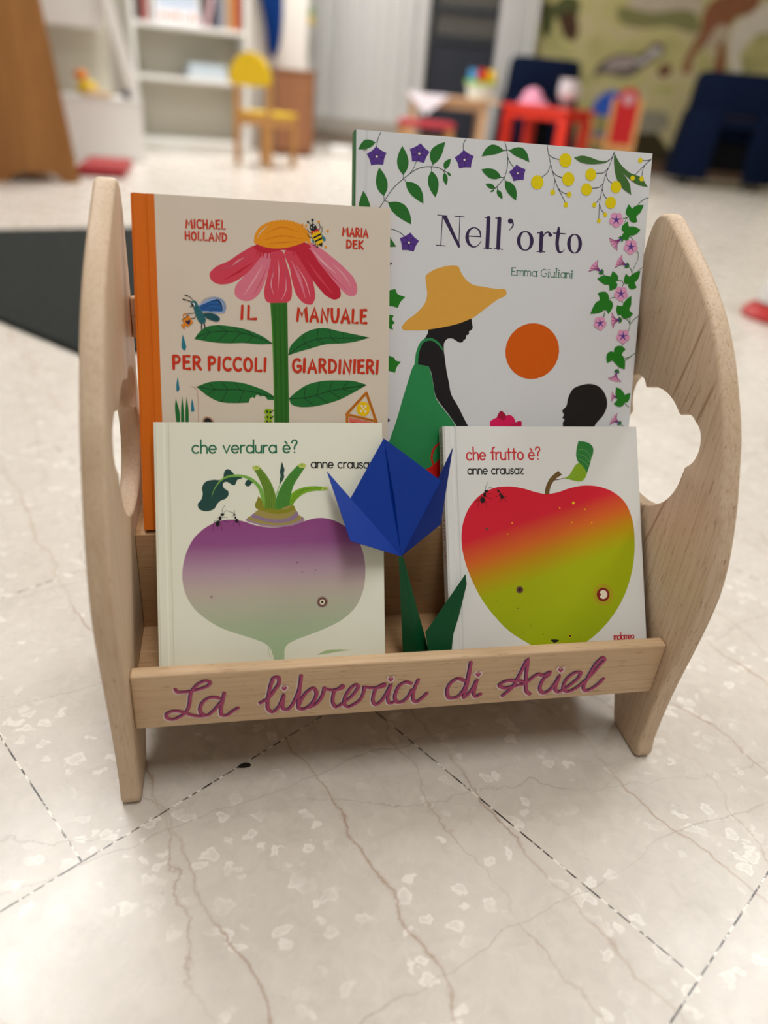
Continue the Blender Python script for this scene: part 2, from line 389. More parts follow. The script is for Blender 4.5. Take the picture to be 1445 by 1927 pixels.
MANUAL_ART = """
P petal2 97.5,222.69 91.11,213.88 82.2,203.74 76.46,196.17 76.33,190.04 80.64,186.49 86.89,185.85 93.24,189.41 98.39,197.01 102.33,208.24 107.56,223.15
S petal4 0.25,1.11,0.37 98.64,214.21 90.92,201.64 83.21,190.28
S petal5 0.25,0.87,0.25 102.41,214.37 97.2,201.89 90.74,190.55
P petal2 131.73,230.4 141.96,218.56 152.31,207.81 161.48,198.14 169.41,192.75 174.04,193.54 175.73,198.67 173.3,206.14 165.37,214.6 154.91,222.85 144.56,229.78 136.86,233.34
S petal4 0.25,1.75,0.38 138.13,228.25 147.13,218.78 157.53,210.52
S petal4 0.25,1.01,0.25 154.91,217.88 164.08,209.54 170.7,199.74
S petal5 0.25,0.88,0.25 141.97,222.27 154.92,207.91 166.75,197.07
P petal1 93.23,229.16 83.83,224.48 71.29,216.05 60.09,210.12 56.68,205.74 58.03,200.95 62.27,198.44 69.68,198.36 77.18,201.1 86.01,207.56 94.93,217.7 101.32,226.51
S petal5 0.37,1.98,0.37 88.76,222.29 77.44,214.5 62.49,207.8
S petal3 0.37,1.96,0.49 91.15,216.32 79.8,208.52 68.52,201.97
S petal4 0.12,0.86,0.12 83.73,219.39 78.71,216.38 74.94,213.18
P petal1 116.43,226 120.13,212.67 122.58,200.41 126.36,190.58 132.78,185.17 137.97,184.97 140.58,189.83 139.96,198.58 136.77,209.66 130.39,219.28 125.34,227.65
S petal2 0.38,2.75,0.5 121.45,218.88 127.74,205.57 132.8,189.56
S petal4 0.13,0.88,0.25 125.25,215.36 132.87,203.29 136.69,190.95
P petal3 124.06,227.59 129.11,219.22 136.76,207.18 143.2,198.7 151.01,191.46 157.56,189.42 161.5,191.83 161.75,196.26 154.92,205.41 144.54,217.43 134.28,229.29
S petal1 0.25,1.77,0.38 134.24,219.45 144.51,206.25 154.93,194.12
P petal1 107.59,225.59 104.3,214.45 100.99,202.04 99.34,192.1 100.78,186.57 107.1,184.3 114.76,184.56 120.56,187.88 121.9,195.41 120.7,205.29 117.61,216.26 113.9,225.89
S petal5 0.25,1.75,0.38 108.79,220.77 106.09,205.93 103.99,189.79
S petal4 0.13,0.75,0.13 110.68,219.63 111.47,211.08 110.41,194.98
S petal4 0.12,0.74,0.12 107.4,209.68 105,199.73 107.18,191.14
S petal4 0.13,0.75,0.13 116.87,205.13 116.78,195.22 112.87,186.99
S petal5 0.13,1,0.25 114.47,219.8 116.91,208.84 118.03,191.53
P petal3 91.34,227.86 96.28,224.46 103.79,223.59 107.58,224.98 113.91,226.5 124.05,226.36 131.72,227.95 137.49,230.06 134.3,232.73 113.94,229.55 93.87,230.04
S petal3 1.36,0.62 95.07,227.43 93.99,221.92
S petal3 1.36,0.62 97.57,226.94 96.22,220.81
S petal3 1.36,0.62 100.31,226.47 98.71,219.7
S petal3 1.36,0.62 103.2,226.6 102.1,219.49
S petal3 1.36,0.62 105.34,226.7 104.75,219.97
S petal3 1.38,0.63 122.79,227.53 123.52,223.15
S petal3 1.38,0.63 125.34,227.65 126.58,223.54
S petal3 1.38,0.63 127.64,228.37 129.4,224.03
S petal3 1.38,0.63 130.19,229.1 132.21,224.78
S petal3 1.38,0.63 133.01,230.22 136.06,225.69
P disc 93,230.72c 96.48,237.78 102.8,244.13 109.1,247.48 116.64,248.36 124.21,247.2 130.27,243.51 134.07,238.46 135.59,235.24c 129.19,232.24 116.46,228.33 107.61,227.54 98.84,228.58
E disc 93.15 231.94 1.49 1.45
E disc 93.35 234.59 1.5 1.45
E disc 93.88 236.71 1.49 1.45
E disc 94.72 238.62 1.49 1.45
E disc 95.86 240.37 1.5 1.45
E disc 97.3 241.97 1.49 1.45
E disc 98.99 243.42 1.5 1.44
E disc 100.93 244.7 1.49 1.44
E disc 103.07 245.81 1.5 1.45
E disc 105.39 246.74 1.51 1.45
E disc 107.86 247.49 1.5 1.44
E disc 110.42 248.04 1.51 1.44
E disc 113.05 248.39 1.51 1.44
E disc 115.71 248.53 1.51 1.45
E disc 118.34 248.46 1.52 1.45
E disc 120.92 248.19 1.52 1.45
E disc 123.39 247.71 1.52 1.45
E disc 125.73 247.02 1.52 1.45
E disc 127.89 246.13 1.52 1.45
E disc 129.83 245.04 1.53 1.45
E disc 131.54 243.76 1.53 1.46
E disc 132.97 242.29 1.53 1.46
E disc 134.11 240.63 1.53 1.46
E disc 134.93 238.78 1.54 1.46
E disc 135.43 236.69 1.53 1.47
E disc 135.58 234.02 1.54 1.46
S disc2 0.25,1.11,0.25 101.48,238.64 114.09,244.12 126.7,241.14
S disc2 0.25,1.11,0.25 100.16,233.73 114.02,237.45 130.49,235.84
S disc2 0.25,1.11,0.25 102.63,230.83 116.5,232.72 127.93,233.88
P stem 104.2,184.92c 117.94,185.69c 118.15,156.78c 118.35,125.85c 118.74,78.5c 106.35,78.49c 106.27,125.67c 105.7,156.46c
S stem2 0.62,1.38,0.92 107.42,183.83 107.84,153.46 108.11,122.58 108.11,80.09
S stem2 0.62,1.38,0.92 111.58,183.97 112.04,153.56 112.35,122.64 112.39,80.09
S stem2 0.61,1.37,0.92 115.29,184.09 115.78,153.65 116.12,122.7 116.2,80.1
S stem3 0.46,0.92,0.62 104.79,182.98 105.98,153.41 106.54,81.68
P gleaf 43.53,154.84c 47.12,159.89 52.79,164.37 61.51,166.23 72.72,165.55 82.73,163.96 91.53,161.07 99.11,157.49 105.83,152.61c 95.21,151.98 82.53,152.68 69.93,152.13 57.45,152.7 50.04,153.76
P gleaf 118.25,143.6c 119.6,149.75 124.83,156.24 133.97,163.09 147.06,166.37 160.24,164.18 173.55,161.96 186.32,159.58c 173.59,155.9 164.25,154.39 149.68,153.27 136.53,149.5 127.37,146.74
P gleaf 44.08,117.06c 54.16,120.86 69.28,121.71 81.94,120.36 92.13,117.29 99.81,114.17 106.49,109.98c 106.45,107.13c 101.01,107.33c 98.46,110.15 96.14,110.13 95.35,109.34c 93.58,111.13 91.77,110.85 90.7,108.01c 88.92,109.28 87.5,108.75 85.51,104.73c 73.99,104.25 62.59,105.17 53.87,109.17
P gleaf 118.6,108.54c 124.53,113.81 133.77,119.77 147.01,123.21 160.33,123.8 173.77,123.33 184.36,120.45c 173.82,114.38 160.37,107.64 146.98,103.57 133.69,101.49 125.77,101.82 120.52,104
S vein 0.61 45.16,156.12 56.41,160.51 70.13,161.5 85.18,159.9 95.28,156.77 105.45,152.85
S vein 0.5 56.41,160.51 50.06,154.39
S vein 0.5 70.13,161.5 61.2,153.17
S vein 0.5 70.13,161.5 61.51,166.1
S vein 0.5 80.15,160.52 73.96,165.21
S vein 0.5 80.15,160.52 72.44,152.44
S vein 0.51 90.22,158.4 83.98,163.37
S vein 0.51 90.22,158.4 85.06,152.74
S vein 0.5 56.41,160.51 52.12,162.5
S vein 0.64 118.91,144.64 131.32,153.22 147.05,158.07 162.91,158.47 185.65,159.44
S vein 0.52 131.32,153.22 131.36,160.86
S vein 0.52 131.32,153.22 137.84,150.43
S vein 0.52 141.79,156.66 143.13,165.63
S vein 0.52 141.79,156.66 148.36,153.49
S vein 0.52 153.64,158.5 152.32,165.63
S vein 0.52 153.64,158.5 160.27,154.29
S vein 0.53 164.24,158.64 164.23,163
S vein 0.63 44.7,117.06 59.04,114.96 75.48,115.16 89.5,113.4 106.22,109.07
S vein 0.5 59.04,114.96 54.14,119.97
S vein 0.5 59.04,114.96 52.66,111.07
S vein 0.51 69.14,115.08 64.22,121.26
S vein 0.51 69.14,115.08 63.86,105.44
S vein 0.51 79.29,114.82 74.33,121.14
S vein 0.52 81.84,114.6 77.83,104.92
S vein 0.65 119.25,108.29 133.72,109.35 152.32,114.79 183.27,120.17
S vein 0.52 131.08,108.93 132.44,117.81
S vein 0.52 131.08,108.93 139,103.24
S vein 0.52 141.67,111.13 144.35,121.87
S vein 0.52 141.67,111.13 150.99,105.18
S vein 0.53 152.32,114.79 154.99,123.06
S vein 0.53 152.32,114.79 161.71,108.97
S vein 0.53 163.03,116.62 168.39,122.86
S vein 0.53 163.03,116.62 172.47,114.36
P drop 34.55,158.32c 33.76,152.75 34.42,146.32 35.63,145.6 36.65,146.87 36.22,152.81
P drop 29.71,125.03c 28.33,116.47 28.84,113.08 30.09,113.73 30.38,119.02
P drop 40.32,107.51c 39.52,101.4 40.14,96.94 41.4,97.34 41.64,101.42
P gleaf 27.67,107.64c 26.85,101.3 27.46,89.22c 27.27,83.46c 30.01,83.47c 30.29,96.24
P gleaf 32.69,109.97c 31.48,98.8 31.01,83.47c 33.88,83.48c 33.59,98.81
P gleaf 36.14,109.24c 34.96,98.82 34.75,83.48c 36.88,83.49c 37.33,98.84
S twig 0.5 40.35,117.26 43.43,116.04 45.1,109.08 45.2,98.89 44.88,87.36
P bark 47.8,88.4c 49.67,92.52 51.96,93.3 54.7,92.29 57.9,88.44c
P black 49.06,88.41c 50.39,91.24 52.18,92.02 54.42,91 56.13,88.43c
E lime 101.53 97.34 3.64 2.47
E black 100.49 97.59 0.78 1.05
E black 103.08 96.96 0.78 1.04
E lime 101.86 92.78 3.65 2.48
E black 100.82 93.04 0.78 1.04
E black 103.42 92.4 0.78 1.04
E lime 101.42 88.86 3.65 2.48
E black 100.38 89.12 0.78 1.04
E black 102.98 88.47 0.78 1.05
S vein 0.65 104.13,97.36 105.57,98.67
S vein 0.65 104.07,92.79 105.52,93.84
P roof 169.33,93.12c 192.33,88.13c 192.37,83.82c 169.37,83.77c
S red 0.54 171.24,89.39 190.42,85.84
S wood 2.3 184.01,113.83 167.15,95.77
S wood2 0.54 184.01,113.83 167.15,95.77
S wood 2.3 184.01,113.83 192.86,89.48
S wood2 0.54 184.01,113.83 192.86,89.48
S wood 2.27 167.15,95.51 192.86,89.75
S wood2 0.54 167.15,95.51 192.86,89.75
S wood 2.3 167.55,95.51 167.6,83.77
S wood2 0.54 167.55,95.51 167.6,83.77
S wood 2.32 192.58,89.75 192.92,83.82
S wood2 0.55 192.58,89.75 192.92,83.82
E yel 181.39 100.26 5.74 6.12
E cream 179.49 98.38 1.09 1.07
E cream 183.31 98.4 1.1 1.07
E cream 181.39 100.52 1.09 1.07
E cream 180.01 102.64 1.09 1.07
E cream 183.28 102.4 1.09 1.07
T red B MICHAEL 39.68 239.86 69.61 240.24 6.18 1.25
T red B HOLLAND 39.05 230.95 70.39 231.06 5.94 1.25
T red B MARIA 163.33 240.06 184.01 240.11 6.25 1.34
T red B DEK 166.88 230.72 180.14 230.6 5.99 1.34
T red B IL 81.24 171.66 92.46 171.74 10.15 2.1
T red B MANUALE 125.97 171.49 183.26 171.12 10.46 2.17
T red B PER 26.83 131.24 47.94 130.98 9.9 2.1
T red B PICCOLI 54.67 130.85 99.64 130.6 9.85 2.15
T red B GIARDINIERI 122.3 130.34 193.39 130.21 10.27 2.08
P teal 145.85,240.41c 147.41,239.01 149.2,237.27 149.44,235.91 148.6,235.07 147.4,235.58 146.69,237.15
P teal 138.56,236.51c 139.75,235.43 139.98,233.85 139.38,232.91 138.55,234.01
P yel 137.51,242.14 139.53,243.16 142.4,244.55 144.07,243.39 145.26,241.63 145.97,239.39 146.69,237.15 146.92,234.87 146.44,232.33 143.32,231.5 141.41,233 139.99,235.22 138.32,237.41 137.38,239.87
P black 138.56,237.42c 145.5,241.19c 145.97,239.85c 139.75,236.57c
P black 140.34,234.89c 146.45,238.27c 146.69,236.57c 141.42,234.03c
P black 142.85,232.39c 146.8,233.95c 146.56,230.62c
P petal3 137.63,242.15c 140.01,242.95 142.4,244.55c 143.83,243.61 143.35,241.54c 142.63,242.86 142.15,241.25c 141.44,242.35 140.95,239.82c 140.01,241.82 138.09,238.99c 137.5,240.33
P black 136.45,245.94 137.65,247.37 139.55,248.03 140.98,247.32 142.04,245.56 142.16,244.2 140.73,243.22 138.58,242.43 137.16,243.26
E white 137.88 245.11 0.52 0.77
E white 140.02 246.58 0.57 0.78
E black 138.07 244.9 0.3 0.49
E black 140.21 246.32 0.31 0.5
E white 139.42 244.4 0.24 0.23
S black 0.32,0.59 137.65,247.14 135.04,249.26
S black 0.62,0.62 138.6,247.64 138.73,250.82
S black 0.45 137.38,240.78 135.72,241.6 134.55,243.81
S black 0.45 138.32,237.19 136.18,237.76 134.65,239.96
S black 0.45 144.19,243.62 144.91,245.71 144.2,248.39
S black 0.45 145.73,241.2 146.46,243.52 146.17,246.23
S black 0.48 140.94,234.35 140.69,231.14 139.5,231.66
S black 0.45 142.61,232.38 142.84,229.87 141.41,230.49
E black 135.04 249.26 0.86 0.81
E black 138.68 250.93 1.05 0.95
E disc 130.53 246.87 1 0.95
E disc 133.56 246.36 1 0.95
E disc 133.47 241.6 0.99 0.95
E disc 143.72 249.73 1 0.95
E disc 151.05 243.18 1.01 0.96
E disc 149.32 230.64 1.01 0.96
P wing2 47.14,180.99c 51.62,184.11 56.4,186.78 62.43,187.93 66.8,185.58 68.61,180.92 67.87,176.48 62.45,175.68 56.13,176.11 49.84,176.38c
P wing 47.75,180.54c 52.84,182.9 57.94,185.27 61.75,186.03 64.55,184.24 66.06,180.52 65.98,177.36 60.9,176.89 55.21,177.02 49.54,176.84c
S black 0.2,0.98,0.98,0.33 58.89,185.3 62.38,185.89 65.15,182.69 65.99,177.68
S wingd 0.42 49.65,180.92 57.92,184.33 61.73,185.4
S wingd 0.41 49.62,179.98 57.86,182.13 65.14,182.22
S wingd 0.42 51.53,180.67 57.79,178.99 64.73,178.27
S wingd 0.42 49.6,179.04 54.59,177.31 57.73,176.79
S wingd 0.28 51.56,183.58 50.25,184.59
S wingd 0.27 52.4,184.45 51.34,185.61
S wingd 0.27 53.41,185.21 52.64,186.5
S wingd 0.28 54.57,185.85 54.1,187.23
S wingd 0.28 55.84,186.34 55.69,187.78
S wingd 0.28 57.2,186.68 57.36,188.13
S wingd 0.29 58.59,186.85 59.07,188.28
S wingd 0.28 59.99,186.86 60.78,188.23
S wingd 0.29 61.37,186.69 62.44,187.96
S wingd 0.28 62.67,186.36 63.99,187.5
S wingd 0.29 63.87,185.87 65.41,186.84
S wingd 0.28 64.93,185.24 66.65,186.02
S wingd 0.27 65.82,184.48 67.67,185.05
S wingd 0.29 66.52,183.62 68.46,183.95
S wingd 0.29 67.02,182.67 68.98,182.77
S wingd 0.28 67.28,181.66 69.23,181.52
S wingd 0.29 67.32,180.62 69.19,180.24
S wingd 0.29 67.13,179.59 68.86,178.98
S wingd 0.29 66.7,178.58 68.26,177.76
S wingd 0.28 66.06,177.62 67.4,176.61
P teald 51.06,175c 55.17,175.45 60.21,174.66 63.65,172.56 63.92,170.35 61.66,169.02 57.56,169.84 53.8,171.31 51.96,173.14
S wing2 0.31 59.59,175.11 62.09,173.77 63.64,172.24
P tealb 41.73,183.46 43.48,184.61 45.66,184.22 46.85,181.76 48.34,178.99 50.75,175.31 52.55,171.59 52.62,168.44 50.85,167.12 48.65,167.37 46.53,170.15 45.06,173.87 43.91,177.6 43.35,179.77 41.98,181.29
S teald 0.5 44.23,177.92 47.4,179.28
S teald 0.5 44.8,175.75 48.92,177.45
S teald 0.5 45.67,173.26 50.44,175.3
S teald 0.5 46.71,171.1 51.65,173.29
S teald 0.5 48.07,169.25 52.51,170.33
E white 43.71 181.5 1.06 1.44
E black 43.07 180.95 0.94 1.06
S black 0.3,0.48,0.9 43.8,184.78 40.46,187.78 37.37,188.76
S black 0.69,0.56,0.94 41.74,183.77 39.12,184.77 35.72,185.43
S black 0.39 42.42,180.36 40.85,179.84
S black 0.44 44.15,175.1 38.19,174.29
S black 0.5 45.19,172.78 44.05,171.33 41.21,170.77
S navy 0.91 49.76,167.41 49.41,162.66
S navy 0.91 51.64,167.15 52.19,163.84
P orange2 34.46,169.63c 39.72,173.24c 43.16,167.69c 38.82,164.1c 36.98,165.46c 36.1,162.14c 33.24,165.67c 36.09,167.01c
S orange2 0.72 35.9,171.08 35.5,173.26 36.94,174.4 38.47,173.2
S black 0.48 34.45,169.47 39.87,173.24
P navy 38.73,166.14c 37.23,168.3 38.04,169.42 38.8,168.66 40.1,170.27 40.78,169.03 40.29,166.19c
"""
